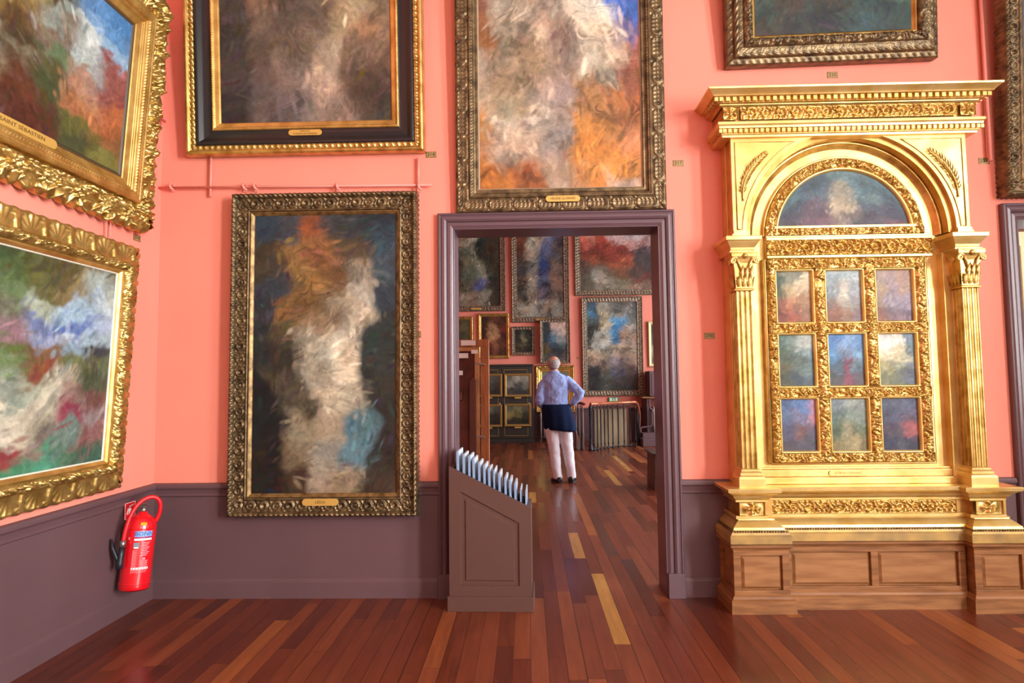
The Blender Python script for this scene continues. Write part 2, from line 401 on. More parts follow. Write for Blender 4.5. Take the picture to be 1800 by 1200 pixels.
def canvas_grid(Wd, Ht, y, z0, rows, res, seed, x0=0, warp=.11, mottled=.35, name='canvas', parent=None, circle=None, sharp=1.):
    nx = max(8, int(Wd/res)); nz = max(8, int(Ht/res))
    u, v = np.meshgrid(np.linspace(0, 1, nx+1), np.linspace(0, 1, nz+1))
    G = np.array([[lin(c) for c in r.split()] for r in rows])   # top row first
    R_, C_ = G.shape[:2]; ar = Wd/Ht
    k = 4.
    warp = warp*1.5
    wu = u+warp*(fbm(u*k*ar, v*k, seed, 5)-.5)*2/ max(ar, .6); wv = v+warp*(fbm(u*k*ar+9, v*k+4, seed+7, 5)-.5)*2*max(.7, min(ar, 1.4))
    gx = np.clip(wu, 0, 1)*(C_-1e-6)-.5; gy = np.clip(1-wv, 0, 1)*(R_-1e-6)-.5
    gx = np.clip(gx, 0, C_-1.0001); gy = np.clip(gy, 0, R_-1.0001)
    xi = gx.astype(int); yi = gy.astype(int); fx = gx-xi; fy = gy-yi
    sm = lambda t: np.clip((t-.5)*1.9*sharp+.5, 0, 1)**2*(3-2*np.clip((t-.5)*1.9*sharp+.5, 0, 1))
    fx = sm(fx)[..., None]; fy = sm(fy)[..., None]
    c = (G[yi, xi]*(1-fx)+G[yi, np.minimum(xi+1, C_-1)]*fx)*(1-fy)+(G[np.minimum(yi+1, R_-1), xi]*(1-fx)+G[np.minimum(yi+1, R_-1), np.minimum(xi+1, C_-1)]*fx)*fy
    # loose brushwork
    X = u*Wd; Zz = v*Ht; f0 = 1.0/max(.35, min(Wd, Ht, 1.2))
    ang = (fbm(X*2.0*f0, Zz*2.0*f0, seed+3, 3)-.5)*5+.9
    bu = X*np.cos(ang)+Zz*np.sin(ang); bv = -X*np.sin(ang)+Zz*np.cos(ang)
    n1 = fbm(bu*26*f0, bv*7*f0, seed+11, 3); n2 = fbm(X*8*f0+n1, Zz*8*f0+n1, seed+5, 5)
    dark = np.clip((n2-.55)*7, 0, 1); lite = np.clip((.40-n2)*7, 0, 1)
    lum = 1+mottled*((n1-.5)*1.0-.75*dark+.55*lite)
    c = c*np.clip(lum, .25, 2)[..., None]
    tint = (fbm(X*6*f0, Zz*6*f0, seed+21, 3)-.5)[..., None]*np.array([.7, .05, -.5])*mottled
    c = np.clip(c*(1+tint), 0, 1)
    rs = np.random.RandomState(seed); H_, W_ = u.shape; src = c.copy(); px = Wd/max(1, W_-1)
    ns_ = int(min(900, 120+260*Wd*Ht/(f0**-2)*1.6)); sz = min(1.2, max(.35, min(Wd, Ht)))
    for _ in range(ns_):
        i, j = rs.randint(H_), rs.randint(W_)
        L_ = sz*rs.uniform(.02, .075)/px; wd_ = max(1.1, sz*rs.uniform(.007, .024)/px)
        a_ = ang[i, j]+rs.normal(0, .3)
        r_ = int(L_)+2; i0, i1, j0, j1 = max(0, i-r_), min(H_, i+r_+1), max(0, j-r_), min(W_, j+r_+1)
        ii, jj = np.mgrid[i0:i1, j0:j1]; dx, dy = jj-j, ii-i
        p_, q_ = dx*math.cos(a_)+dy*math.sin(a_), -dx*math.sin(a_)+dy*math.cos(a_); q_ = q_+.02*p_*p_/max(wd_, 1)*rs.uniform(-1, 1)
        m_ = np.clip(1.1*(1-(p_/L_)**2-(q_/wd_)**2), 0, 1)[..., None]*rs.uniform(.3, .8)
        k_ = int(sz*.06/px)+1; si, sj = np.clip(i+rs.randint(-k_, k_+1), 0, H_-1), np.clip(j+rs.randint(-k_, k_+1), 0, W_-1)
        cc = np.clip(src[si, sj]*math.exp(rs.normal(.0, .30*(.5+mottled)))+rs.normal(0, .012, 3), .004, .9)
        c[i0:i1, j0:j1] = c[i0:i1, j0:j1]*(1-m_)+cc*m_
    c = c*.84
    V = np.stack([(u-.5)*Wd+x0, np.full_like(u, y), z0+v*Ht], -1)
    if circle is not None: V = circle(u, v)
    return grid_obj(name, V, PAINT, parent, True, c)

def text_mesh(s, size, extrude=.0004, align='CENTER'):
    cu = bpy.data.curves.new('t', 'FONT'); cu.body = s; cu.size = size; cu.align_x = align; cu.align_y = 'CENTER'; cu.extrude = extrude; cu.resolution_u = 2
    o = bpy.data.objects.new('t', cu); COL.objects.link(o); bpy.context.view_layer.update()
    me = bpy.data.meshes.new_from_object(o.evaluated_get(bpy.context.evaluated_depsgraph_get()))
    vs = np.array([v.co[:] for v in me.vertices]); fs = [tuple(p.vertices) for p in me.polygons]
    bpy.data.objects.remove(o); bpy.data.curves.remove(cu); bpy.data.meshes.remove(me)
    return vs, fs
def wall_text(s, size, x, y, z, m, parent, name='lettering', sx=1.0, maxw=None, bold=0):
    vs, fs = text_mesh(s, size, .0005)
    w = vs[:, 0].max()-vs[:, 0].min()
    k = sx if maxw is None else maxw/w
    b = MB(); b.add([(p[0]*k+x, y-p[2], p[1]+z) for p in vs], fs)
    return b.build(name, m, parent)
def title_plate(parent, x, y, z, w, h, text, tm=None, lines=1, m=None):
    pts = []
    for i in range(9): a = -PI/2+PI*i/8; pts.append((x+w/2-h/2+h/2*math.cos(a), z+h/2*math.sin(a)))
    for i in range(9): a = PI/2+PI*i/8; pts.append((x-w/2+h/2+h/2*math.cos(a), z+h/2*math.sin(a)))
    o = MB().prism_y(pts, y-.004, y+.002).build('title_plate', m or TITLE, parent, bevel=.001)
    if text:
        ls = text.split('\n'); n = len(ls)
        for i, t in enumerate(ls):
            hh = h*(.55 if n == 1 else .36)
            wall_text(t, hh, x, y-.0045, z+(0 if n == 1 else h*.22*(1-2*i)), tm or TITLEINK, o, maxw=min(w*.72, len(t)*hh*.66))
    return o

# ================================================================== THE ROOMS
D = 4.21; XL = -2.57; ZC_ = 5.6; XR = 5.6; YB = -4.2; Y2 = 4.43; YF = 14.62
PALE = [(floor_at(1015, 960)[0], floor_at(1022, 981)[1], floor_at(1012, 936)[1]),
        (floor_at(1065, 1050)[0], floor_at(1095, 1132)[1], floor_at(1050, 1008)[1]),
        (floor_at(1098, 815)[0], floor_at(1112, 828)[1], floor_at(1083, 801)[1]),
        (floor_at(1080, 840)[0], floor_at(1092, 853)[1], floor_at(1072, 826)[1]),
        (floor_at(938, 874)[0], floor_at(938, 883)[1], floor_at(938, 865)[1])]
FLOOR = floor_material()
def struct(name, mb, m, bevel=0): return tag(mb.build(name, m, None, bevel), kind='structure')
struct('floor', MB().box(-5.2, 6.4, YB-.2, YF+.2, -.1, 0), FLOOR)
struct('ceiling', MB().box(-5.2, 6.4, YB-.2, YF+.2, ZC_, ZC_+.1), CEIL)
# back wall with two doorways
O1 = (-.500, .918); OH = 2.498; O2 = (3.33, 4.75)
w = MB(); w.box(XL-.2, O1[0], D, Y2, 0, ZC_).box(O1[0], O1[1], D, Y2, OH, ZC_).box(O1[1], O2[0], D, Y2, 0, ZC_).box(O2[0], O2[1], D, Y2, OH, ZC_).box(O2[1], XR+.3, D, Y2, 0, ZC_)
struct('wall_back', w, WALL)
struct('wall_left', MB().box(XL-.2, XL, YB, D, 0, ZC_), WALL)
# window walls: openings at the right of both rooms and behind the photographer
def window_wall(name, fixed, lo, hi, openings, z0, z1, axis, th=.25):
    b = MB(); cur = lo
    def bx(a0, a1, zz0, zz1):
        if axis == 'x': b.box(fixed, fixed+th, a0, a1, zz0, zz1)
        else: b.box(a0, a1, fixed-th, fixed, zz0, zz1)
    for (a, c) in openings:
        bx(cur, a, 0, ZC_); bx(a, c, 0, z0); bx(a, c, z1, ZC_); cur = c
    bx(cur, hi, 0, ZC_)
    return struct(name, b, PLASTER)
WIN_R = [(-3.0, -1.9), (-1.0, .1), (2.3, 3.3)]
window_wall('wall_right', XR, YB, D, WIN_R, 1.0, 4.6, 'x')
WIN_B = [(-1.4, -.3), (2.0, 3.4)]
window_wall('wall_front', YB, XL-.2, XR+.3, WIN_B, 1.2, 4.6, 'y')
window_wall('wall_right_beyond', XR, Y2, YF, [(5.2, 6.9), (8.0, 9.8), (10.8, 12.4)], .9, 4.6, 'x')
struct('wall_far', MB().box(-5.2, 6.4, YF, YF+.2, 0, ZC_), WALL)
struct('wall_left_beyond', MB().box(-5.2, -5.0, Y2, YF, 0, ZC_), WALL)
n_ = 0
def wframe(axis, fixed, a, c, z0, z1):
    global n_; n_ += 1
    b = MB(); t = .05
    def bx(p, q, zz0, zz1):
        if axis == 'x': b.box(fixed+.08, fixed+.13, p, q, zz0, zz1)
        else: b.box(p, q, fixed-.13, fixed-.08, zz0, zz1)
    bx(a, a+t, z0, z1); bx(c-t, c, z0, z1); bx(a, c, z0, z0+t); bx(a, c, z1-t, z1); bx((a+c)/2-.03, (a+c)/2+.03, z0, z1)
    for k in (1, 2): bx(a, c, z0+(z1-z0)*k/3-.02, z0+(z1-z0)*k/3+.02)
    struct('window_%d' % n_, b, CEIL)
for a, c in WIN_R: wframe('x', XR, a, c, 1.0, 4.6)
for a, c in WIN_B: wframe('y', YB, a, c, 1.2, 4.6)
for a, c in [(5.2, 6.9), (8.0, 9.8), (10.8, 12.4)]: wframe('x', XR, a, c, .9, 4.6)

# dado panelling, rail and skirting as trims
DP = [(.014, .115), (.022, .108), (.024, 0)]
def dado(name, path):
    b = MB()
    b.sweep(path, [(0, .768), (.03, .765), (.036, .752), (.036, .738), (.026, .724), (.02, .700), (.026, .693), (.026, .683), (.014, .676), (.014, .128), (.022, .118), (.024, .105), (.024, 0)])
    struct(name, b, DADO)
dado('trim_1', [(XL, YB), (XL, D), (-.60, D)][::1])
dado('trim_2', [(1.02, D), (3.215, D)])
dado('trim_3', [(4.87, D), (XR, D)])
dado('trim_4', [(-5, YF), (5.6, YF)])

# door casings
def casing(name, x0, x1, zh, wl=.105):
    prof = [(0.0, .0), (0.0, .034), (.006, .042), (.014, .042), (.018, .034), (.022, .034), (.030, .041), (.046, .043), (.060, .034), (.063, .022), (.068, .026), (.088, .028), (.096, .022), (wl, .018), (wl, 0)]
    b = MB()
    # outer edge polyline: up left, across, down right
    def ring(px, pz, ox, oz): return [(px+ox*i, D-h, pz-oz*i) for i, h in prof]
    rs = [ring(x0-wl, 0, 1, 0), ring(x0-wl, zh+wl, 1, 1), ring(x1+wl, zh+wl, -1, 1), ring(x1+wl, 0, -1, 0)]
    m_ = len(prof); vs = [p for r in rs for p in r]; fs = []
    for j in range(3):
        for i in range(m_-1): a = j*m_+i; fs.append((a, a+m_, a+m_+1, a+1))
    b.add(vs, fs)
    # jamb lining
    b.box(x0, x0+.008, D-.018, Y2+.02, 0, zh).box(x1-.008, x1, D-.018, Y2+.02, 0, zh).box(x0, x1, D-.018, Y2+.02, zh-.008, zh)
    # foot blocks
    b.box(x0-wl-.004, x0+.002, D-.05, D, 0, .16).box(x1-.002, x1+wl+.004, D-.05, D, 0, .16)
    # far side casing
    b.box(x0-wl, x0, Y2, Y2+.03, 0, zh+wl).box(x1, x1+wl, Y2, Y2+.03, 0, zh+wl).box(x0, x1, Y2, Y2+.03, zh, zh+wl)
    return struct(name, b, CASING, bevel=.002)
casing('door_1', O1[0], O1[1], OH)
casing('door_2', O2[0], O2[1], OH)
struct('bright_strip_stand_in', MB().box(O2[0]+.055, O2[1]-.05, D+.10, D+.14, .01, OH-.06).box(O2[0]+.10, O2[1]-.1, D+.09, D+.10, .9, OH-.16).box(O2[0]+.10, O2[1]-.1, D+.09, D+.10, .12, .8), mat('cream_stand_in_paint', 'f0e2b4', .5), bevel=.004)  # added panel, stands in for the bright cream strip beyond the opening
struct('trim_5', MB().box(O2[0]+.008, O2[0]+.055, D+.06, D+.16, 0, OH-.008), mat('ochre_stand_in_strip', 'b98c3a', .5))  # ochre edge added with the stand-in panel

# ================================================================== PAINTINGS
def picture(name, label, loc, rot, Wd, Ht, kind, rows, seed, title=None, res=.006, group=None, cat='painting', inset=None, parts=True, mottled=.4, titlew=.24, tz=None, warp=.11, tx=0, th=None):
    root = empty(name, loc, rot, label, cat, group)
    K = KINDS[kind]
    sc = K.get('scale', 1.)
    for lname, prof, orn, m in K['layers'](Wd, Ht):
        merge_grids(lname, frame_sides(Wd, Ht, prof, res, orn), m, root)
    d, hc = K['canvas']
    canvas_grid(Wd-2*d, Ht-2*d, -hc, d, rows, max(.0055, res*.95), seed, parent=root, mottled=mottled, warp=warp)
    MB().box(-Wd/2+.03, Wd/2-.03, -.012, -.002, .03, Ht-.03).build('back_board', WOODRED, root)
    if title is not None:
        ty, tzz = K['title']
        title_plate(root, tx, -ty, tz if tz is not None else tzz, titlew, th or .042, title)
    return root
def offs(layers): return layers
KINDS = {}
def k_leda(W, H):
    def o(s, d, side):
        dh = .016*ropey(s, d, .034, .018, .030)+.022*scroll(s, d, .088, .072, .068)+.008*beads(s, d, .013, .117, .013)
        dd = .004*np.cos(2*PI*s/.034)*(d < .004)
        return dh, dd
    return [('frame', [(0, -.035), (0, .045), (.006, .055), (.018, .062), (.032, .052), (.038, .036), (.055, .03), (.09, .03), (.106, .034), (.110, .042), (.122, .042), (.126, .030)], o, BRONZE),
            ('gilt_liner', [(.126, .034), (.130, .038), (.142, .026), (.150, .022), (.152, .016)], None, GOLD_DARK)]
KINDS['leda'] = dict(layers=k_leda, canvas=(.15, .018), title=(.060, .105))
def k_herc(W, H):
    def o(s, d, side):
        return .014*eggs(s, d, .042, .052, .030), 0*d
    def o2(s, d, side): return .006*beads(s, d, .016, .186, .014), 0*d
    return [('frame', [(0, 0), (0, .06), (.004, .075), (.02, .082), (.034, .072), (.038, .062), (.066, .062), (.068, .058)], o, GOLD),
            ('lacquer_cove', [(.067, .058), (.075, .066), (.09, .066), (.12, .044), (.15, .036), (.172, .036), (.176, .04)], None, EBONY),
            ('inner_frame', [(.175, .038), (.178, .046), (.194, .046), (.198, .04), (.228, .03), (.235, .02)], o2, GOLD_ORANGE)]
KINDS['herc'] = dict(layers=k_herc, canvas=(.232, .022), title=(.044, .15))
def k_hel(W, H):
    def o(s, d, side):
        return .016*links(s, d, .168, .050, .084)+.007*ropey(s, d, .022, .116, .016)+.005*beads(s, d, .014, .150, .010), 0*d
    return [('frame', [(0, 0), (0, .036), (.005, .046), (.012, .046), (.090, .046), (.096, .058), (.106, .062), (.110, .052), (.122, .052), (.128, .04), (.140, .036), (.156, .036), (.160, .020)], o, BRONZE),
            ('liner', [(.158, .030), (.163, .026), (.168, .02)], None, mat('cream_liner', 'a39076', .5, .2))]
KINDS['hel'] = dict(layers=k_hel, canvas=(.166, .022), title=(.066, .085))
def k_seb(W, H):
    def o(s, d, side):
        a = acanthus(s, d, .21, .075, .15, 5)
        wv = fbm(s*22, d*0+1.7, 4, 2)
        dd = (.030*(.5+.5*np.sin(2*PI*s/.085+.6*np.sin(2*PI*s/.21)))+.02*(wv-.5))*(d < .03)
        return .050*a*np.clip((d+.01)/.03, 0, 1), dd
    def o2(s, d, side): return .008*beads(s, d, .02, .205, .016)+.006*ropey(s, d, .03, .182, .012), 0*d
    return [('carved_border', [(0.02, 0), (.012, .02), (0.004, .04), (.01, .055), (.04, .07), (.09, .075), (.13, .065), (.150, .05)], o, GOLD),
            ('frame', [(.148, .05), (.152, .09), (.165, .098), (.175, .09), (.215, .085), (.222, .07), (.236, .066), (.240, .055), (.275, .04), (.28, .03)], o2, GOLD_ORANGE),
            ('dark_liner', [(.279, .036), (.286, .036), (.30, .024)], None, mat('brown_liner', '4a3a28', .5))]  # last layer is a thin dark brown strip next to the canvas
KINDS['seb'] = dict(layers=k_seb, canvas=(.298, .028), title=(.062, .262))
def k_uni(W, H):
    def o(s, d, side):
        return .014*shells(s, d, .175, .006, .112)+.030*acanthus(s, d, .13, .14, .052, 9), .003*np.cos(2*PI*s/.0875)*(d < .01)
    return [('frame', [(0, 0), (0, .028), (.006, .034), (.108, .05), (.114, .062), (.14, .078), (.166, .062), (.17, .05)], o, GOLD),
            ('gilt_liner', [(.169, .055), (.174, .058), (.188, .044), (.193, .036)], None, GOLD_ORANGE),
            ('white_fillet', [(.192, .038), (.197, .038), (.2, .028)], None, mat('white_fillet', 'd9d2c2', .5))]
KINDS['uni'] = dict(layers=k_uni, canvas=(.199, .030), title=(.06, .1))
def k_tr(W, H):
    def o(s, d, side):
        return .010*waves(s, d, .05, .022, .036)+.008*ropey(s, d, .05, .058, .02)+.008*acanthus(s, d, .1, .083, .028, 2)+.028*acanthus(s, d, .12, .135, .055, 8), 0*d
    return [('frame', [(0, 0), (0, .06), (.006, .07), (.04, .082), (.044, .1), (.07, .108), (.098, .112), (.104, .125), (.135, .135), (.162, .118), (.165, .1)], o, BRONZE),
            ('gilt_liner', [(.164, .104), (.17, .108), (.182, .09), (.192, .08)], None, GOLD_ORANGE)]
KINDS['tr'] = dict(layers=k_tr, canvas=(.19, .085), title=(.1, .1))
def k_wave(W, H):      # broad wavy bronze frame of the far room
    w_ = .13 if W > 1.2 else .075
    def o(s, d, side): return .02*waves(s, d, .07, w_*.5, w_*.78)+.012*ropey(s, d, .05, w_*.07, w_*.16), 0*d
    return [('frame', [(0, 0), (0, .05), (w_*.12, .062), (w_*.2, .045), (w_*.85, .035), (w_*.95, .045), (w_*1.0, .02)], o, SILVERB)]
KINDS['wave'] = dict(layers=k_wave, canvas=(.128, .022), title=(.07, .06))
KINDS['wave_small'] = dict(layers=k_wave, canvas=(.073, .022), title=(.06, .035))
def k_gold_s(W, H):
    w_ = .075
    def o(s, d, side): return .016*acanthus(s, d, .09, w_*.3, w_*.5, 4), 0*d
    return [('frame', [(0, 0), (0, .04), (w_*.2, .055), (w_*.55, .05), (w_*.6, .035)], o, GOLD),
            ('gilt_liner', [(w_*.59, .038), (w_*.7, .042), (w_, .02)], None, GOLD_ORANGE)]
KINDS['gold_small'] = dict(layers=k_gold_s, canvas=(.073, .022), title=(.05, .04))
def k_gold_w(W, H):
    def o(s, d, side): return .02*acanthus(s, d, .1, .03, .05, 4), 0*d
    return [('frame', [(0, 0), (0, .05), (.02, .065), (.05, .06), (.06, .045)], o, GOLD),
            ('gilt_mount', [(.059, .048), (.07, .05), (.12, .03), (.13, .036), (.15, .02), (.16, .02)], None, GOLD_ORANGE)]
KINDS['gold_wide'] = dict(layers=k_gold_w, canvas=(.158, .022), title=(.05, .04))
def k_cream(W, H):
    return [('frame', [(0, 0), (0, .05), (.02, .06), (.05, .04), (.06, .045), (.075, .02)], None, mat('cream_gilt', 'dcc694', .4, .4))]
KINDS['cream'] = dict(layers=k_cream, canvas=(.073, .022), title=(.05, .04))
def k_thin(W, H):
    return [('frame', [(0, 0), (0, .03), (.012, .04), (.03, .03), (.036, .034), (.055, .018)], None, mat('dull_gold_frame', '9a7a42', .45, .5))]
KINDS['thin'] = dict(layers=k_thin, canvas=(.052, .018), title=(.035, -.03))

# tall picture by the left of the doorway
picture('framed_painting', 'tall dark painting with pale forms in bronze frame left of doorway, low on wall', (-1.379, D-.040, .553), (0, 0, 0), 1.28, 2.195, 'leda',
        ['2b3c48 3a4046 7a4428 33383a 24343f', '3a3328 7a5a34 8a5c38 4c4030 2a4250', '2c3640 8a6638 6a4c2c 8a7c68 3c4a52', '34383c 7a5a34 8c7a60 b8ac94 2e3a42', '22282a 4c4230 b0a68e d8cdb4 26302e',
         '1a1e20 2c2a22 a89a80 d2c6ac 28302c', '16191b 4c4434 b4a68c a89a80 2c2c24', '15181a 8c8068 9a8c74 4c6c74 22241f', '1b1a18 7a6c54 8c8678 5c7c84 2a2822', '221c18 3c2c20 9a8a74 8a7a64 3c3024'],
        11, title='LÉDA', tz=.098, titlew=.245, th=.046, tx=-.005, mottled=.5, warp=.10)
# upper left black and gold
picture('framed_painting', 'large dim painting in black and gold frame above the tall dark painting', (-1.522, D-.01, 3.035), (math.radians(4.5), 0, 0), 1.665, 2.1, 'herc',
        ['3c3a34 4a443c 5c5448 6e6c66 5c5e60', '38352f 6e5848 4c463a 6e7678 5a5a58', '45433b 8a6a54 4a4a3e 8c8068 60605a', '403d37 7a5f4c 50493e a8926e 7c6a58', '3a3733 6a5848 5c5246 9c8a6a 8a6e54', '3c3834 54493e 6a5e50 a08c74 6e5a48', '433c3a 5a4e48 7a6a60 b09a84 5c4c40', '322c2c 5c5250 6c605c 8e7c70 4a4036'],
        23, title='HERCULE\nAU JARDIN DES HESPÉRIDES', tz=.15, tx=.0, titlew=.235, th=.04, mottled=.45)
# above the doorway
picture('framed_painting', 'painting of pale and orange strokes in linked bronze frame directly above the doorway', (.247, D-.006, 2.602), (math.radians(1.5), 0, 0), 1.445, 2.4, 'hel',
        ['6a5048 b8ab94 a8a08c 8c8a84 3c4c8c', '5c3c38 b4a890 c8bca4 c4baa4 4a5c9c', '5e4640 a89c86 c4b8a2 b4aa98 3a58a8', '7a5444 b8ac98 9c8c7c d0c6b0 4060a8', '8c5c3c a89880 8c7464 c8bca6 5a5488', '8a5a34 8c7860 8c7a6c b8a890 8c5440', 'a89884 9c8c70 94847c a87c50 a86438', 'b07c44 c0b09c a08c7c c08444 b8744a', 'a86a34 b8a088 94867a b87838 c8843c', 'b06c30 9c5c34 a08a74 c48240 c0a48c'],
        37, title='HÉLÈNE GLORIFIÉE', tz=.078, tx=.012, titlew=.235, th=.042, mottled=.6, warp=.13)
# upper right
picture('framed_painting', 'dark green painting in deep carved bronze frame above the gilded altarpiece', (2.115, D-.01, 3.60), (math.radians(5), math.radians(-1.2), 0), 1.43, 1.35, 'tr',
        ['4c5c48 5c4c38 6a5c40 3c4c40 2c3c34', '3c4438 5a4a30 54402c 344438 3c4c44', '2e3630 4c3e2c 5c4830 303c36 44584c', '38463e 443828 3c3426 2c3c36 4a6a5e', '3a3430 34383a 2e3638 304444 2c403c'], 41, mottled=.5)
# right edge
picture('framed_painting', 'dark bronze framed painting cut by the right edge, hung above second doorway', (3.93, D-.03, 2.64), (math.radians(3.5), 0, 0), 1.42, 2.2, 'leda',
        ['4c5466 6a7488 8c98b0 6a7488', '54607a 8c98b4 98a4bc 6e7a90', '5a667e 8a94ac 98a0b4 6c7890', '4c566c 6e7890 8890a4 5a667c'], 51, mottled=.3)
# left wall
picture('framed_painting', 'upper painting on left wall in gold frame with carved acanthus leaf border', (XL+.012, 3.965-1.1, 2.455), (math.radians(3.7), 0, PI/2), 2.2, 1.54, 'seb',
        ['7c6840 a89c70 b8ac78 b0a470 6c5030 5c88b8 4a7cae', '7c6840 a89c70 bcb080 a49868 4c3420 7ca0c4 5c8cba', '8c7c50 b4aa80 b8ac78 7c6038 8c9890 c4ccc8 8cacc4', '8c7c50 b8ac80 b0a470 5c4428 7c6c5c a4b0ac 8c5048', '8c8460 b8b496 a89c70 4c3c28 5c6c4c 9c7c6c 8a4c44', '9c9878 c8c8b0 b8b49c 7c7058 4c4a2c a87c60 a8603c', '9c9878 d0cebc c0bca8 5c4430 44482c a06844 9c5c38', '5c4a30 a8a488 a09878 5c3424 4a3a24 5c5c30 8c5c38', '4c3424 8c8468 7c6c4c 542c20 542c20 44482c 6c6c38'],
        61, title='SAINT SÉBASTIEN', tx=.045, tz=.262, titlew=.44, th=.05, mottled=.3, warp=.10)
picture('framed_painting', 'lower painting on left wall in gold frame of fan shells', (XL+.012, 3.80-.95, .81), (math.radians(3.0), 0, PI/2), 1.9, 1.50, 'uni',
        ['3c4428 34442c 3c4428 3c4c2c 4c4828 5c5434 6c5c3c', '3c4428 3c4c30 44542c 4c5c34 5c5c34 7c6c48 a8b0a8', '3c4428 44542c 3c4c2c 5c6c48 a0a894 9cb4c4 b4c4cc', '44502c 5c6844 4c5c34 6c6c58 7480a8 4a609c a8b4cc', '5c6c48 7c7c58 4c5c3c 8c6c74 98a0b8 b8c4cc a0b0b8', '6c5c44 9c8c74 6c7c64 6c6848 7c5c40 8ca0ac 3c3838', '7c8c80 b0b4ac a8a898 6c7c50 8c4c38 6c7048 5c5c40', '5c7088 4c6488 b8b8ac 8c9484 a8a890 a09480 4c5440', '4c6488 3c5c84 a8a898 c8bca4 cdbfa6 8c7064 6c4440', '8c8c84 a89c84 c8bca4 cdbfa6 b0a48c 8c3c48 8c7c7c', '9c3c38 b0a894 b8ae98 8c3c3c 7c6c60 6c7c70 8c5c58', '8c3434 8c3434 5c5440 3c7c5c 4c8468 4c6c54 3c5c4c'],
        71, mottled=.35, warp=.09)

# ------------------------------------------------------------------ small brass number plates
def number_plate(num, px, py, Yw, label, left=False, wd=.071, ht=.042):
    if left:
        d = _f+(px-900)/F*_r-(py-600)/F*_u; t = (XL-.001)/d[0]; p = CAM+d*t; rot = (0, 0, PI/2)
    else: p = at(px, py, Yw); rot = (0, 0, 0)
    r = empty('number_plate', tuple(p), rot, label, 'number plate', 'brass number plates')
    MB().box(-wd/2, wd/2, -.003, 0, -ht/2, ht/2).build('plate', BRASSP, r, bevel=.0008)
    fr = MB(); e = .004
    fr.box(-wd/2, wd/2, -.0042, -.002, ht/2-e, ht/2).box(-wd/2, wd/2, -.0042, -.002, -ht/2, -ht/2+e).box(-wd/2, -wd/2+e, -.0042, -.002, -ht/2, ht/2).box(wd/2-e, wd/2, -.0042, -.002, -ht/2, ht/2)
    fr.build('rim', GOLD_DARK, r)
    if num: wall_text(num, ht*.78, 0, -.004, 0, INK, r, name='number', maxw=wd*.72)
    return r
number_plate('218', 758, 272, D+.001, 'brass number plate 218 on coral wall left of the painting above the doorway')
number_plate('217', 1192, 287, D+.001, 'brass number plate 217 on coral wall right of the painting above the doorway')
number_plate('220', 1463, 132, D+.001, 'brass number plate 220 on wall above the gilded altarpiece')
number_plate('230', 1247, 590, D+.001, 'brass number plate 230 on wall between doorway and gilded altarpiece')
number_plate('221', 1729, 283, D+.001, 'brass number plate 221 on wall right of the altarpiece cornice')
number_plate('210', 731, 588, D+.001, 'brass number plate peeking out from behind the tall dark painting')
number_plate('214', 240, 418, 0, 'brass number plate 214 on left wall between the two gold framed paintings', left=True)
number_plate('', 1016, 629, YF+.001, 'tiny brass number plate on far wall left of the tall grey framed painting', wd=.07, ht=.04)

# ------------------------------------------------------------------ picture rails (coral pipes)
def rail(pts, label, brackets, drops, left=False):
    r = empty('picture_rail', pts[0], (0, 0, 0), label, 'picture rail', 'coral painted picture rails')
    o = Vector(pts[0])
    MB().tube([tuple(Vector(p)-o) for p in pts], .008, 10).build('pipe', PIPE, r)
    for (x, z) in brackets:
        b = MB(); b.tube([(x-o.x, .03, z-o.z+.02), (x-o.x, -.012, z-o.z+.016), (x-o.x+.004, -.02, z-o.z), (x-o.x+.012, -.014, z-o.z-.018), (x-o.x+.03, -.01, z-o.z-.026)], [.006, .008, .009, .009, .005], 8)
        b.box(x-o.x-.012, x-o.x+.012, .024, .034, z-o.z-.03, z-o.z+.03)
        b.build('bracket', PIPE, r)
    for (x, z0, z1) in drops: MB().tube([(x-o.x, .012, z0-o.z), (x-o.x, .012, z1-o.z)], .009, 8).build('hanger_pipe', PIPE, r)
    return r
yr = D-.035
pA = at(280, 330, yr); pB = at(760, 325, yr)
rail([tuple(pA), tuple(pB)], 'coral painted pipe rail on back wall just above the tall dark painting', [(at(px, 328, yr)[0], at(px, 328, yr)[2]) for px in (300, 428, 447, 592, 735)],
     [(at(369, 300, yr)[0], at(369, 345, yr)[2], at(369, 276, yr)[2]), (at(735, 300, yr)[0], at(735, 328, yr)[2], at(735, 276, yr)[2])])
z_ = 3.35
r_ = empty('picture_rail', (XL+.04, 2.0, 3.29), (0, 0, 0), 'coral pipe rail end showing between left gold frame and room corner', 'picture rail', 'coral painted picture rails')
MB().tube([(0, -1, 0), (0, 2.17, 0)], .009, 8).build('pipe', PIPE, r_)
r_ = empty('picture_rail', (XL+.03, 3.62, 2.40), (0, 0, 0), 'thin coral hanger rods on left wall between the two gold framed paintings', 'picture rail', 'coral painted picture rails')
MB().tube([(0, 0, -.15), (0, 0, .15)], .004, 8).build('rod', PIPE, r_); MB().tube([(0, .035, -.15), (0, .035, .15)], .004, 8).build('rod', PIPE, r_)
r_ = empty('picture_rail', (3.17, D-.03, 2.9), (0, 0, 0), 'dark coral upright pipe beside the painting at the right edge', 'picture rail', 'coral painted picture rails')
MB().tube([(0, 0, 0), (0, 0, 1.6)], .012, 8).build('pipe', PIPE, r_)

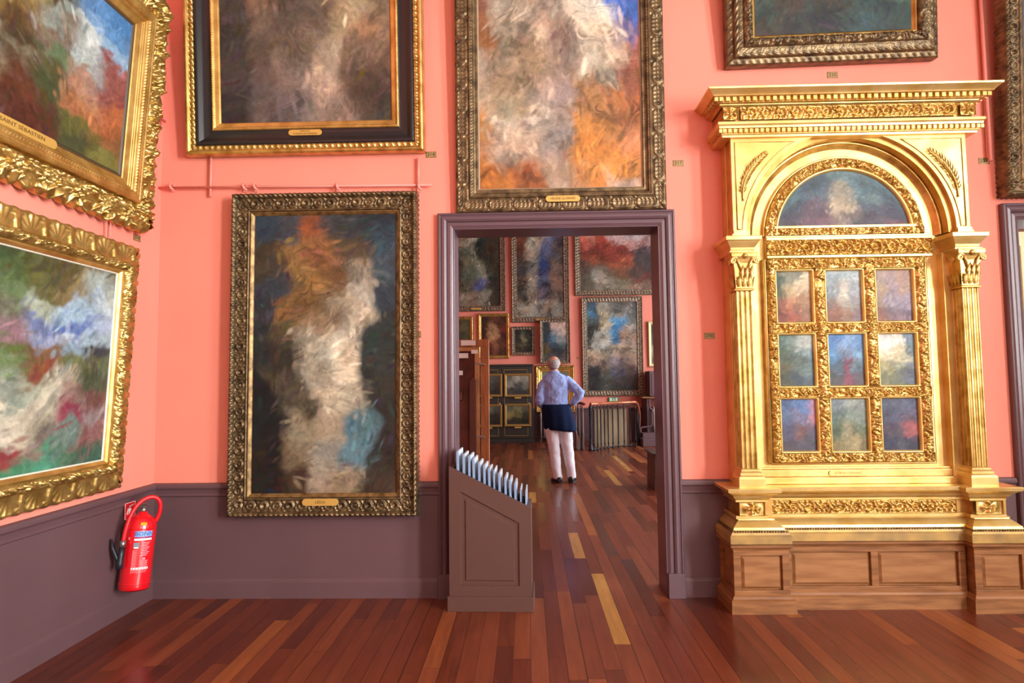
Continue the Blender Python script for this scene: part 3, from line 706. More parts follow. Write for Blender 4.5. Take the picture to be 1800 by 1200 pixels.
# ================================================================== GILDED ALTARPIECE
ALT = empty('gilded_altarpiece', (2.12, D, 0), (0, 0, 0), 'tall gilded altarpiece with arched top and nine small panels on pale oak base', 'altarpiece')
AX, AY = 2.12, D
def apath(xo, xi, xj, xp, yf, ym):
    return [(x-AX, y-AY) for x, y in [(xo, D), (xo, yf), (xi, yf), (xi, ym), (xj, ym), (xj, yf), (xp, yf), (xp, D)]]
def abox(mb, x0, x1, y0, y1, z0, z1): return mb.box(x0-AX, x1-AX, y0-AY, y1-AY, z0, z1)
# oak base
BP = apath(1.262, 1.606, 2.728, 3.06, 3.915, 3.99)
b = MB(); b.sweep(BP, [(.004, .415), (.018, .412), (.018, .398), (.006, .388), (.0, .376)])
b.sweep(BP, [(0, .105), (.008, .098), (.012, .085), (.024, .078), (.026, .0)])
b.build('oak_moulding', OAK, ALT)
b = MB(); abox(b, 1.285, 1.59, 3.936, D-.002, 0, .41); abox(b, 1.59, 2.745, 4.012, D-.002, 0, .41); abox(b, 2.745, 3.04, 3.936, D-.002, 0, .41)
b.build('oak_carcass', OAKH, ALT)
def oak_face(x0, x1, yf, cuts, z0=.1, z1=.385):
    """stiles and rails around raised fields"""
    b = MB(); t = .045; zz0 = z0+.035; zz1 = z1-.04
    abox(b, x0, x1, yf, yf+.022, z0, zz0); abox(b, x0, x1, yf, yf+.022, zz1, z1)
    edges = [x0]+[c for c in cuts]+[x1]
    for i in range(len(cuts)//1+2):
        pass
    xs = [x0+t/2]+list(cuts)+[x1-t/2]
    for x in xs: abox(b, x-t/2, x+t/2, yf, yf+.022, zz0, zz1)
    o = b.build('panel_frame', OAK, ALT, bevel=.003)
    for a, c in zip(xs[:-1], xs[1:]):
        f = MB(); pa, pc = a+t/2, c-t/2; g = .018
        v = [(pa+g*.2-AX, yf+.021-AY, zz0+g*.2), (pc-g*.2-AX, yf+.021-AY, zz0+g*.2), (pc-g*.2-AX, yf+.021-AY, zz1-g*.2), (pa+g*.2-AX, yf+.021-AY, zz1-g*.2),
             (pa+g-AX, yf+.010-AY, zz0+g), (pc-g-AX, yf+.010-AY, zz0+g), (pc-g-AX, yf+.010-AY, zz1-g), (pa+g-AX, yf+.010-AY, zz1-g),
             (pa+g+.004-AX, yf+.006-AY, zz0+g+.004), (pc-g-.004-AX, yf+.006-AY, zz0+g+.004), (pc-g-.004-AX, yf+.006-AY, zz1-g-.004), (pa+g+.004-AX, yf+.006-AY, zz1-g-.004)]
        fs = [(8, 9, 10, 11)]
        for k in range(2):
            for i in range(4): fs.append((k*4+i, k*4+(i+1) % 4, k*4+4+(i+1) % 4, k*4+4+i))
        f.add(v, fs).build('raised_panel', OAKH, ALT)
oak_face(1.262, 1.606, 3.915, [])
oak_face(1.606, 2.728, 3.99, [2.165])
oak_face(2.728, 3.06, 3.915, [])
# side of the left block, seen obliquely
b = MB(); t = .045
for (y0, y1, z0, z1) in ((3.937, D, .1, .135), (3.937, D, .345, .385), (3.937, 3.98, .135, .345), (4.16, D, .135, .345)): abox(b, 1.262, 1.286, y0, y1, z0, z1)
b.build('side_panel_frame', OAK, ALT, bevel=.003)
# gold plinth band and torus
GP = apath(1.255, 1.606, 2.72, 3.06, 3.905, 3.975)
b = MB(); b.sweep(GP, [(.0, .412), (.012, .420), (.014, .466), (.006, .474), (0, .486), (-.012, .490)])
b.build('gold_plinth_band', mat('worn_gilding', 'b99452', .45, .4, noise=.3, nscale=8, col2='93774a'), ALT)
b = MB()
for i in range(len(GP)-1):
    p, q = Vector(GP[i]), Vector(GP[i+1]); L_ = (q-p).length; n = int(L_/.016)
    if L_ < .2 and i not in (0, 6): continue
    dd = (q-p).normalized(); nn = Vector((dd.y, -dd.x))
    for k in range(n):
        c = p+dd*(k+.5)*L_/n-nn*.006; b.box(c.x-.004, c.x+.006, c.y-.006, c.y+.006, .484, .497)
b.build('bead_row', GOLD_DARK, ALT)
TP = apath(1.275, 1.58, 2.735, 3.03, 3.92, 3.985)
b = MB(); b.sweep(TP, [(0, .488), (.006, .500), (.002, .515), (-.008, .525), (-.03, .545), (-.04, .552), (-.042, .56), (-.036, .566), (-.06, .572)], smooth=False)
b.build('cove_moulding', GOLD_PALE, ALT)
b = MB(); abox(b, 1.33, 1.53, 3.965, D-.002, .40, .75); abox(b, 1.5, 2.78, 4.02, D-.002, .40, .75); abox(b, 2.77, 2.975, 3.965, D-.002, .40, .75)
b.build('predella_core', GOLD_ORANGE, ALT)
PP = apath(1.30, 1.50, 2.745, 2.965, 3.95, 4.005)
b = MB(); b.sweep(PP, [(.0, .56), (.0, .58), (-.002, .582)]).sweep(PP, [(-.002, .664), (0, .666), (.0, .678), (.014, .692), (.02, .706), (.046, .724), (.052, .730), (.062, .733), (.066, .752), (.062, .757), (-.1, .757)])
b.build('predella_cornice', GOLD_PALE, ALT)
def relief(name, x0, x1, z0, z1, Y, fn, amp, p, parent=ALT, res=.004, m=GOLD, border=.006):
    nx = int((x1-x0)/res); nz = max(6, int((z1-z0)/res))
    X, Z = np.meshgrid(np.linspace(x0, x1, nx+1), np.linspace(z0, z1, nz+1))
    h = amp*fn(X-(x0+x1)/2, Z-z0, p, (z1-z0)/2, (z1-z0))
    e = np.minimum.reduce([X-x0, x1-X, Z-z0, z1-Z]); h = np.where(e < border*.5, amp*.6, np.where(e < border, 0, h))
    V = np.stack([X-AX, Y-AY-h, Z], -1)
    return grid_obj(name, V[:, ::-1], m, parent)
def rosette(s, d, p, dc, w):
    r = np.hypot(s, d-dc)/(w/2); th = np.arctan2(d-dc, s)
    return np.clip(np.maximum((.5+.5*np.cos(4*th))*bell(r-.6, .5), bell(r, .25))*(.7+.6*fbm(s*60, d*60, 2, 2)), 0, 1.1)
relief('carved_frieze', 1.515, 2.69, .583, .668, 4.003, vine, .022, .23)
relief('carved_square', 1.318, 1.476, .583, .668, 3.948, rosette, .02, .1)
relief('carved_square', 2.772, 2.938, .583, .668, 3.948, rosette, .02, .1)
# niche
b = MB(); abox(b, 1.36, 2.88, 4.12, D-.002, .757, 3.018)
abox(b, 1.345, 1.512, 4.062, D-.002, .757, 2.25); abox(b, 2.733, 2.893, 4.062, D-.002, .757, 2.25)
b.build('back_panel', GOLD_PALE, ALT, bevel=.002)
b = MB(); abox(b, 1.512, 2.733, 4.045, 4.12, .757, .80); abox(b, 1.512, 2.733, 4.075, 4.12, .80, .845); abox(b, 1.512, 2.733, 4.085, 4.12, .845, .86)
b.build('ledge', GOLD_PALE, ALT, bevel=.004)
tp = title_plate(ALT, 2.065-AX, 4.072-AY, .823, .245, .034, "LA VIE DE L'HUMANITÉ", m=GOLD_PALE, tm=mat('faint_lettering', 'b89040', .5))
# pilasters
def pilaster(cx):
    r = empty('pilaster', (0, 0, 0)); r.parent = ALT
    b = MB(); hw = .048
    pts = []
    # square shaft with shallow flutes on every face
    def face(ax, ay, bx, by):
        n = 3
        out = []
        for k in range(n):
            for (t, dpt) in ((k+.14, 0), (k+.2, .006), (k+.5, .009), (k+.8, .006), (k+.86, 0)):
                u = t/n; nx, ny = (by-ay), -(bx-ax); l = math.hypot(nx, ny); out.append((ax+(bx-ax)*u-nx/l*dpt, ay+(by-ay)*u-ny/l*dpt))
        return [(ax, ay)]+out
    y0, y1 = 3.965-AY, 4.062-AY; x0, x1 = cx-hw-AX, cx+hw-AX
    pts = face(x0, y1, x0, y0)+face(x0, y0, x1, y0)+face(x1, y0, x1, y1)+[(x1, y1)]
    b.prism_z(pts, .865, 2.01); b.build('shaft', GOLD_ORANGE if cx > 9 else GOLD, r)
    b = MB(); path = [(x0-.006, 0-.14), (x0-.006, y0-.006), (x1+.006, y0-.006), (x1+.006, -.14)]
    b.sweep(path, [(-.006, .872), (.004, .866), (.004, .856), (.014, .846), (.014, .832), (.022, .824), (.028, .81), (.028, .757)])
    b.build('base', GOLD_PALE, r)
    # capital: bell, leaves, volutes
    b = MB(); path = [(x0, -.14), (x0, y0), (x1, y0), (x1, -.14)]
    b.sweep(path, [(0, 2.0), (.012, 2.004), (.014, 2.014), (.004, 2.02), (.004, 2.03), (.006, 2.05), (.010, 2.12), (.018, 2.18), (.026, 2.205), (.034, 2.222), (.036, 2.238), (.034, 2.25)])
    b.build('capital_bell', GOLD, r)
    b = MB()
    for s in (-1, 1):
        vx = (cx-AX)+s*(hw+.022)
        sp = [(vx+s*.022*(1-k/22)*math.cos(k*.62)*-1, y0-.028, 2.195+.024*(1-k/22)*math.sin(k*.62+.4)) for k in range(20)]
        b.tube(sp, [.0085*(1-k/30) for k in range(20)], 6)
        b.tube([(vx-s*.05, y0-.02, 2.13), (vx-s*.035, y0-.028, 2.175), (vx-s*.02, y0-.03, 2.205)], [.004, .007, .008], 6)
        sp = [(vx, y0+.05+.022*(1-k/22)*math.cos(k*.62), 2.195+.024*(1-k/22)*math.sin(k*.62+.4)) for k in range(20)]
        b.tube(sp, [.0085*(1-k/30) for k in range(20)], 6)
    b.build('volute', GOLD_PALE, r)
    b = MB()
    def leaf(px, py, pz, dx, dy, hgt, wd_):
        n = 9; rings = []
        vs = []; fs = []
        for k in range(n):
            t = k/(n-1); ww = wd_*math.sin(PI*min(1, t*.8+.18))**.8*(1+.18*(-1)**k)
            o_ = .004+.006*math.sin(PI*t)+.03*t**4; zz = pz+hgt*(t-.12*t**4)
            tx_, ty_ = -dy, dx
            vs += [(px+dx*o_-tx_*ww, py+dy*o_-ty_*ww, zz-.004), (px+dx*(o_+.008), py+dy*(o_+.008), zz), (px+dx*o_+tx_*ww, py+dy*o_+ty_*ww, zz-.004)]
        for k in range(n-1):
            for j in range(2): a = k*3+j; fs.append((a, a+1, a+4, a+3))
        b.add(vs, fs, True)
    for k in (-1, 0, 1):
        leaf(cx-AX+k*.032, y0-.004, 2.03, 0, -1, .085, .016)
        leaf(cx-AX+(k+.5)*.03, y0-.008, 2.06, 0, -1, .12, .012)
        leaf(x0-.004, y0+.05+k*.032, 2.03, -1, 0, .085, .016); leaf(x1+.004, y0+.05+k*.032, 2.03, 1, 0, .085, .016)
    b.lathe([(0, -.02), (.012, -.014), (.02, 0), (.012, .014), (0, .02)], cx-AX, y0-.03, 10, 2.225)
    b.build('acanthus_leaves', GOLD, r)
    # entablature block over it
    b = MB(); path = [(x0-.03, 0), (x0-.03, y0-.0), (x1+.03, y0-.0), (x1+.03, 0)]
    b.sweep(path, [(-.03, 2.248), (.004, 2.25), (.006, 2.262), (-.004, 2.27), (.0, 2.285), (.02, 2.315), (.026, 2.325), (.034, 2.33), (.036, 2.352), (.034, 2.357), (-.08, 2.357)])
    b.build('impost_block', GOLD_PALE, r)
    return r
pilaster(1.402); pilaster(2.832)
# arched upper body
def arc(r, a0, a1, n, cx=0, cz=2.38): return [(cx+r*math.cos(a0+(a1-a0)*i/n), cz+r*math.sin(a0+(a1-a0)*i/n)) for i in range(n+1)]
def spandrel(sgn, ra, xo, z0, z1, y0, y1, m, name, inset=0):
    zt = z1-inset; zb = z0+inset; xo_ = xo-inset; r = ra+inset
    a0 = math.asin(max(0, (zb-2.38)/r)); a1 = math.asin(min(1, (zt-2.38)/r)); pts = arc(r, a0, a1, 28)
    if r < zt-2.38: pass
    poly = [(xo_, zb)]+pts+[(xo_, zt)]
    poly = [(sgn*x, z) for x, z in poly]
    b = MB(); n = len(poly)
    # triangulated faces: fan from outer top corner
    v = [(x, y0-AY, z) for x, z in poly]+[(x, y1-AY, z) for x, z in poly]
    fs = [(n-1, i, i+1) for i in range(n-2)]+[(n+i+1, n+i, 2*n-1) for i in range(n-2)]+[(i, (i+1) % n, (i+1) % n+n, i+n) for i in range(n)]
    b.add(v, fs); return b.build(name, m, ALT), poly
for s in (-1, 1):
    spandrel(s, .642, .755, 2.357, 3.02, 4.03, D-.002, GOLD_ORANGE, 'arch_wall')
    o, poly = spandrel(s, .676, .760, 2.385, 3.018, 4.004, 4.032, GOLD_PALE, 'spandrel')
    o2, poly2 = spandrel(s, .676, .760, 2.385, 3.018, 4.000, 4.005, GOLD_PALE, 'spandrel_rim', 0)
    # narrow raised fillets along the inner outline
    _, pi_ = spandrel(s, .676, .760, 2.385, 3.018, 4.0035, 4.0045, GOLD_PALE, 'spandrel_field', .026)
    b = MB(); b.tube([(x, 3.997-AY, z) for x, z in pi_+[pi_[0]]], .0034, 6); b.build('rope_moulding', GOLD, ALT)
    b = MB(); b.prism_y([(s*.672, 2.357), (s*.775, 2.357), (s*.775, 2.372), (s*.762, 2.385), (s*.762, 2.40), (s*.672, 2.40)], 3.985-AY, 4.04-AY).build('spandrel_foot', GOLD_PALE, ALT)
# top strip and archivolt rings
b = MB(); abox(b, 1.88, 2.36, 4.03, D-.002, 3.015, 3.03); b.build('arch_crown', GOLD_ORANGE, ALT)
def ring_strip(name, prof, m, a0=0, a1=PI, n=72, cz=2.38, parent=ALT, Ybase=4.12):
    V = np.array([[[r*math.cos(a), Ybase-AY-h, cz+r*math.sin(a)] for r, h in prof] for a in np.linspace(a0, a1, n+1)])
    return grid_obj(name, V, m, parent)
ring_strip('archivolt', [(.643, 0), (.643, .028), (.632, .034), (.622, .028), (.618, .012), (.600, .008), (.596, 0)], GOLD)
# lunette
def polar_relief(name, r0, r1, fn, amp, p, base, m, zmin):
    na, nr = 330, 22
    A, R_ = np.meshgrid(np.linspace(0, PI, na+1), np.linspace(r0, r1, nr+1), indexing='ij')
    t = (R_-r0)/(r1-r0); h = base+.012*np.sin(PI*np.clip(t, 0, 1))+amp*fn((A-PI/2)*(r0+r1)/2, R_-r0, p, (r1-r0)/2, (r1-r0))*np.clip(np.minimum(t, 1-t)*8, 0, 1)
    h = np.where((t < .01) | (t > .99), 0, h)
    return grid_obj(name, np.stack([R_*np.cos(A), 4.12-AY-h, 2.385+R_*np.sin(A)], -1), m, ALT)
polar_relief('lunette_frame', .452, .520, acanthus, .030, .1, .028, GOLD, 0)
ring_strip('lunette_bead', [(.535, 0), (.535, .02), (.528, .026), (.521, .02), (.519, 0)], GOLD_PALE, cz=2.385)
ring_strip('lunette_fillet', [(.455, 0), (.455, .040), (.448, .044), (.438, .032), (.434, .02), (.434, 0)], GOLD_PALE, cz=2.385)
b = MB(); abox(b, 1.60, 2.64, 4.078, 4.12, 2.430, 2.450); abox(b, 1.61, 2.63, 4.095, 4.12, 2.385, 2.43); b.build('lunette_sill', GOLD_PALE, ALT, bevel=.003)
relief('carved_sill', 1.605, 2.635, 2.385, 2.432, 4.088, acanthus, .026, .1, border=.001)
def lun(u, v):
    r = .44; x = (u*2-1)*r; top = np.sqrt(np.clip(r*r-x*x, 0, None))
    z = 2.445+v*np.clip(top-.06, 0, None); return np.stack([x, np.full_like(u, 4.10-AY), z], -1)
canvas_grid(.88, .44, 0, 0, ['4a6468 3c4a54 5a7478 4c646c 46606a', '3c4450 4c5c68 8c8878 5c7478 3c4854', '40404c 5a4c58 a89c84 4a5460 3c3c4c', '4a4450 644c58 7c7068 44424e 5c4450'], .008, 81, name='lunette_painting', parent=ALT, circle=lun, mottled=.35)
# band between lunette and grid
b = MB(); abox(b, 1.60, 2.68, 4.075, 4.12, 2.352, 2.372); abox(b, 1.60, 2.68, 4.082, 4.12, 2.372, 2.386); abox(b, 1.60, 2.68, 4.09, 4.12, 2.25, 2.355); abox(b, 1.60, 2.68, 4.075, 4.12, 2.232, 2.25)
b.build('band_moulding', GOLD_PALE, ALT, bevel=.003)
relief('carved_band', 1.60, 2.68, 2.252, 2.352, 4.088, vine, .026, .2, border=.002)
# grid of nine
XC = [(1.660, 1.887), (1.982, 2.215), (2.308, 2.545)]; ZC3 = [(1.808, 2.145), (1.388, 1.722), (.965, 1.300)]
XBAR = [(1.595, 1.648), (1.899, 1.970), (2.227, 2.296), (2.557, 2.622)]
ZBAR = [(.895, .953), (1.312, 1.376), (1.734, 1.796), (2.157, 2.224)]
b = MB()
for x0, x1 in XBAR: abox(b, x0, x1, 4.076, 4.12, .895, 2.224)
for z0, z1 in ZBAR: abox(b, 1.595, 2.622, 4.076, 4.12, z0, z1)
b.build('grid_frame', GOLD_PALE, ALT, bevel=.003)
b = MB(); abox(b, 1.570, 1.596, 4.082, 4.121, .885, 2.23); abox(b, 2.621, 2.645, 4.082, 4.121, .885, 2.23); b.build('grid_side_moulding', GOLD, ALT, bevel=.006)
for x0, x1 in XBAR:
    nx = 12; nz = 300; X, Z = np.meshgrid(np.linspace(x0, x1, nx+1), np.linspace(.895, 2.224, nz+1)); t = (X-x0)/(x1-x0)
    h = .010*np.sin(PI*t)+.028*acanthus(Z, X-x0, .1, (x1-x0)/2, (x1-x0), 6)
    grid_obj('carved_bar', np.stack([X-AX, 4.078-AY-h, Z], -1), GOLD, ALT)
for z0, z1 in ZBAR: relief('carved_bar', 1.60, 2.618, z0, z1, 4.074, acanthus, .030, .1, border=.0005)
b = MB(); b.tube([(1.585-AX, 4.085-AY, .885), (2.632-AX, 4.085-AY, .885), (2.632-AX, 4.085-AY, 2.22), (1.585-AX, 4.085-AY, 2.22), (1.585-AX, 4.085-AY, .885)], .010, 8); b.build('outer_bead', GOLD_PALE, ALT)
NINE = [['3c4c3c 7c8070 c4bca0', '4c5438 b09c74 c0ac8c', '7c4c38 a87454 9c7c5c', '6c3428 8c4c34 8c6850'], ['94a4a8 8ca0a4 9cacb0', '7c888c b4b4a8 98a4a8', '7c6c64 a09c90 8c8c90', '7c5444 8c705c 7c6c74'], ['9c8c80 9c8888 a48c80', 'a49078 8c8088 a08878', '94806c 948c94 8c8494', '845c4c 7c6870 6c5c6c'],
        ['4c645c 6c8078 a0aca8', '4c5848 4c6058 7c949c', '5a5840 5c6c64 6c8488', '44483c 3c4c54 4c5c68'], ['4c78b0 7ca0c8 5c84b4', '5c8cb8 6c7c94 6c94b4', '445c6c 7c3c50 5c7480', '4c4c50 84485c 5c5860'], ['e0e0d8 e8e4d8 6c8494', 'd8d0b0 c0bc9c 64787c', 'b0a878 8c9078 7c848c', '7c7c5c 6c7464 5c6470'],
        ['4c6088 5c78a8 a07c90', '5c6c8c 70708c b0808c', '54546c 6c5050 5c5468', '4c4850 54505c 4c4c58'], ['7c8c90 a0a8a0 8c9894', '5c706c 7c8c80 7c8c84', '4c5c48 8c8868 64745c', '7c7450 a0946c 74704c'], ['4c5468 5c6478 545c74', '44485c 50546c 5c5468', '4c4454 4c4450 a05c5c', '34384c 54505c 3c3c50']]
k = 0
for zi, (z0, z1) in enumerate(ZC3):
    for xi, (x0, x1) in enumerate(XC):
        cx = (x0+x1)/2; cz = z0
        f = merge_grids('panel_fillet', [V+np.array([cx-AX, 4.12-AY, z0-.013]) for V in frame_sides(x1-x0+.026, z1-z0+.026, [(0, .03), (0, .046), (.005, .05), (.010, .040), (.014, .036), (.014, .018)], .02, None)], GOLD_PALE, ALT)
        canvas_grid(x1-x0, z1-z0, 4.098-AY, z0, NINE[k], .008, 90+k, x0=cx-AX, name='panel_painting', parent=ALT, mottled=.3, warp=.16); k += 1
# entablature
b = MB(); abox(b, 1.31, 2.93, 3.985, D-.002, 3.02, 3.27); b.build('entablature_core', GOLD_ORANGE, ALT)
EP = [(x-AX, y-AY) for x, y in [(1.30, D), (1.30, 3.975), (2.94, 3.975), (2.94, D)]]
b = MB(); b.sweep(EP, [(-.06, 3.016), (.0, 3.018), (.002, 3.030), (.010, 3.034), (.010, 3.066), (.026, 3.070), (.028, 3.082), (.036, 3.092), (.036, 3.108), (.004, 3.122), (-.002, 3.126)])
b.sweep(EP, [(-.002, 3.220), (.004, 3.224), (.014, 3.228), (.016, 3.233), (.040, 3.235), (.040, 3.262), (.072, 3.266), (.076, 3.272), (.084, 3.28), (.102, 3.295), (.108, 3.299), (.110, 3.310), (.105, 3.314), (-.2, 3.314)])
b.build('cornice', GOLD_PALE, ALT)
def dentils(z0, z1, o0, o1, pitch, w_, name):
    b = MB(); x0, x1 = 1.30-o1, 2.94+o1; n = int((x1-x0)/pitch)
    for k in range(n+1):
        x = x0+(x1-x0)*k/n; x = min(max(x, x0+w_/2), x1-w_/2); abox(b, x-w_/2, x+w_/2, 3.975-o1, 3.975-o0+.004, z0, z1)
    m_ = int((D-3.975)/pitch)
    for k in range(1, m_): 
        y = 3.975-o1+k*pitch; abox(b, x0, x0+(o1-o0), y, y+w_, z0, z1); abox(b, x1-(o1-o0), x1, y, y+w_, z0, z1)
    return b.build(name, GOLD_PALE, ALT)
dentils(3.236, 3.262, .040, .062, .0425, .024, 'dentil_row')
dentils(3.040, 3.064, .010, .028, .034, .020, 'dentil_row')
relief('carved_frieze', 1.42, 2.815, 3.130, 3.217, 3.974, vine, .02, .21)
relief('carved_square', 1.308, 1.402, 3.130, 3.217, 3.974, rosette, .018, .1); relief('carved_square', 2.835, 2.932, 3.130, 3.217, 3.974, rosette, .018, .1)
# palm branches
def palm(pts, flip):
    b = MB(); P = [Vector((p[0]-AX, 3.994-AY, p[1])) for p in pts]
    def cv(t):
        return P[0]*(1-t)**2+P[1]*2*t*(1-t)+P[2]*t*t
    b.tube([cv(i/16) for i in range(17)], [.006*(1-i/22) for i in range(17)], 6)
    for i in range(2, 16):
        t = i/16; c = cv(t); d = (cv(min(1, t+.03))-cv(t-.03)).normalized()
        for s in (-1, 1):
            L_ = .085*math.sin(PI*(.12+.8*t))*(.8+.2*((i*7) % 3)/2); pr = Vector((-d.z, 0, d.x))*s
            e = c+d*L_*.9+pr*L_*.42; m_ = (c+e)/2+pr*.006; nrm = (e-c).normalized(); side = Vector((-nrm.z, 0, nrm.x))*.0042
            v = [c, m_+side+Vector((0, -.001, 0)), e+Vector((0, -.012, 0)), m_-side, m_+Vector((0, -.010, 0))]
            b.add(v, [(0, 1, 4), (1, 2, 4), (2, 3, 4), (3, 0, 4)])
    b.build('palm_branch', GOLD, ALT)
palm([(1.428, 2.60), (1.41, 2.78), (1.60, 2.925)], 1)
palm([(2.812, 2.60), (2.82, 2.78), (2.625, 2.925)], -1)

# ================================================================== BROWN FLOOR RACK WITH BOARDS
RR = empty('board_rack', (-.515, 3.955, 0), (0, 0, math.radians(-1.5)), 'brown painted floor rack with sloping top, holding a row of boards in the doorway', 'rack')
def poly_in(pts, t):      # inset a convex polygon (clockwise seen from front) by t
    n = len(pts); out = []
    c = Vector((sum(p[0] for p in pts)/n, sum(p[1] for p in pts)/n))
    for i in range(n):
        p0, p1, p2 = Vector(pts[i-1]), Vector(pts[i]), Vector(pts[(i+1) % n])
        def ln(a, b_):
            d = (b_-a).normalized(); nr = Vector((-d.y, d.x))
            if nr.dot(c-a) < 0: nr = -nr
            return nr, nr.dot(a)+t
        (n1, c1), (n2, c2) = ln(p0, p1), ln(p1, p2)
        det = n1.x*n2.y-n1.y*n2.x
        out.append(((c1*n2.y-c2*n1.y)/det, (n1.x*c2-n2.x*c1)/det))
    return out
side = [(0.008, .0), (.528, .0), (.528, .635), (.508, .655), (.022, .898), (.008, .892)]
def side_panel(y0, y1, front):
    hole_o = [(.078, .155), (.452, .155), (.452, .545), (.078, .745)]
    b = MB()
    outer = [(.008, 0), (.528, 0), (.528, .640), (.016, .900), (.008, .894)]
    outer4 = [(.008, 0), (.528, 0), (.528, .640), (.008, .902)]
    v = [(x, y0, z) for x, z in outer4]+[(x, y0, z) for x, z in hole_o]+[(x, y0+.010, z) for x, z in poly_in(hole_o, .006)]+[(x, y0+.010, z) for x, z in poly_in(hole_o, .030)]+[(x, y0+.002, z) for x, z in poly_in(hole_o, .036)]+[(x, y1, z) for x, z in outer4]
    fs = []
    for i in range(4):
        j = (i+1) % 4
        fs += [(i, j, 4+j, 4+i), (4+i, 4+j, 8+j, 8+i), (8+i, 8+j, 12+j, 12+i), (12+i, 12+j, 16+j, 16+i), (i, 20+i, 20+j, j)]
    fs += [(16, 17, 18, 19), (20, 23, 22, 21)]
    b.add(v, fs); return b.build('side_panel', RACK, RR)
side_panel(0, .022, True)
MB().prism_y([(.008, 0), (.528, 0), (.528, .640), (.008, .902)], .278, .30).build('side_panel', RACK, RR, bevel=.002)
MB().box(.506, .528, .022, .278, .0, .64).build('low_end', RACK, RR, bevel=.002)
MB().box(.008, .030, .022, .278, .0, .89).build('high_end', RACK, RR, bevel=.002)
MB().box(.03, .506, .022, .278, .20, .22).build('shelf', RACK, RR)
b = MB(); b.box(-.004, .540, -.012, .0, 0, .092).box(.528, .540, 0, .30, 0, .092).box(-.004, .008, 0, .24, 0, .092); b.build('plinth', RACK, RR, bevel=.003)
ORD = ['leftmost and tallest', 'second', 'third', 'fourth', 'fifth', 'sixth', 'seventh', 'eighth', 'ninth', 'tenth', 'eleventh', 'twelfth', 'thirteenth', 'rightmost']
bx_ = [803, 814, 823, 831.5, 840.5, 850, 859, 867.5, 877, 887, 896, 905, 914.5, 923]
by_ = [793, 799, 801.5, 807, 813.5, 818, 824, 826, 832, 839, 844, 850, 860, 862]
for i in range(14):
    Yb = 3.984; p = at(bx_[i], by_[i], Yb); thick = .0125 if i not in (7, 12, 13) else .008
    lb = 'pale blue grey information board, %s of fourteen counted from the left, standing in brown rack' % ORD[i]
    if i in (0,): lb = 'leftmost and highest standing of the fourteen pale boards in the brown rack'
    if i == 13: lb = 'rightmost and lowest standing of the fourteen pale boards in the brown rack'
    r = empty('information_board', (float(p[0]), float(p[1]), float(p[2])-.30), (0, math.radians(random.uniform(-1., .6)), math.radians(-1.5)), lb, 'board', 'pale boards in the brown rack')
    MB().box(0, thick, .004, .185 if i > 20 else .235, 0, .30).build('board', BOOKC, r, bevel=.0015)
    MB().box(-.001, thick+.001, 0, .006, -.0, .300).build('edge_strip', BOOKE, r, bevel=.001)

# ================================================================== FIRE EXTINGUISHER
EX = empty('fire_extinguisher', (XL+.122, 3.83, .190), (math.radians(-6), math.radians(2), 0), 'red fire extinguisher with black nozzle hung low on left wall in the corner', 'fire extinguisher')
Rr = .086
b = MB(); b.lathe([(.0, .012), (.07, .010), (.078, -.006), (.086, .004), (Rr, .028), (Rr, .36), (.083, .385), (.070, .415), (.048, .436), (.028, .448), (.026, .46), (0, .462)], n=40)
b.build('cylinder', RED, EX)
b = MB(); b.lathe([(Rr+.001, .03), (Rr+.003, .034), (Rr+.001, .04)], n=40); b.lathe([(Rr+.0005, .357), (Rr+.002, .360), (Rr+.0005, .364)], n=40); b.build('weld_seam', RED, EX)
b = MB(); b.lathe([(0, .46), (.024, .46), (.024, .475), (.018, .48), (.018, .49), (0, .49)], n=16); b.build('valve', STEEL, EX)
b = MB(); b.box(-.012, .012, -.05, .05, .487, .496); b.box(-.010, .010, -.05, .03, .503, .510); b.build('squeeze_lever', STEEL, EX, bevel=.003)
# hose: arches over the top and comes down the viewer side
hp = []
ctrl = [(.03, .0, .54), (.075, .03, .545), (.11, .04, .50), (.118, .045, .555), (.09, .02, .615), (.04, -.03, .625), (-.01, -.075, .58), (-.03, -.105, .50), (-.03, -.112, .40), (-.028, -.113, .335)]
ctrl = [(.070, .03, .395), (.088, .03, .45), (.092, .02, .51), (.074, .0, .545), (.042, -.03, .548), (.008, -.065, .515), (-.016, -.092, .45), (-.028, -.106, .37), (-.034, -.110, .29)]
def crom(P, n=6):
    P = [Vector(p) for p in P]; Q = [2*P[0]-P[1]]+P+[2*P[-1]-P[-2]]; out = []
    for i in range(1, len(Q)-2):
        for k in range(n):
            t = k/n; a, b_, c, d = Q[i-1], Q[i], Q[i+1], Q[i+2]
            out.append(.5*((2*b_)+(-a+c)*t+(2*a-5*b_+4*c-d)*t*t+(-a+3*b_-3*c+d)*t**3))
    out.append(P[-1]); return out
MB().tube(crom(ctrl), .0125, 12).build('hose', REDHOSE, EX)
MB().tube([(-.034, -.110, .298), (-.035, -.111, .258)], .0175, 14).build('hose_clip', STEEL, EX)
nz_ = MB(); nz_.tube([(-.035, -.111, .258), (-.036, -.112, .21), (-.036, -.113, .165), (-.036, -.113, .135)], [.014, .017, .018, .021], 14)
nz = nz_.build('nozzle', BLACKPL, EX)
b = MB(); b.tube([(-.038, -.114, .165), (-.06, -.116, .20), (-.088, -.118, .25), (-.104, -.118, .305)], [.012, .013, .011, .006], 8); b.tube([(-.04, -.114, .222), (-.062, -.116, .215)], .006, 8)
b.build('trigger', BLACKPL, nz)
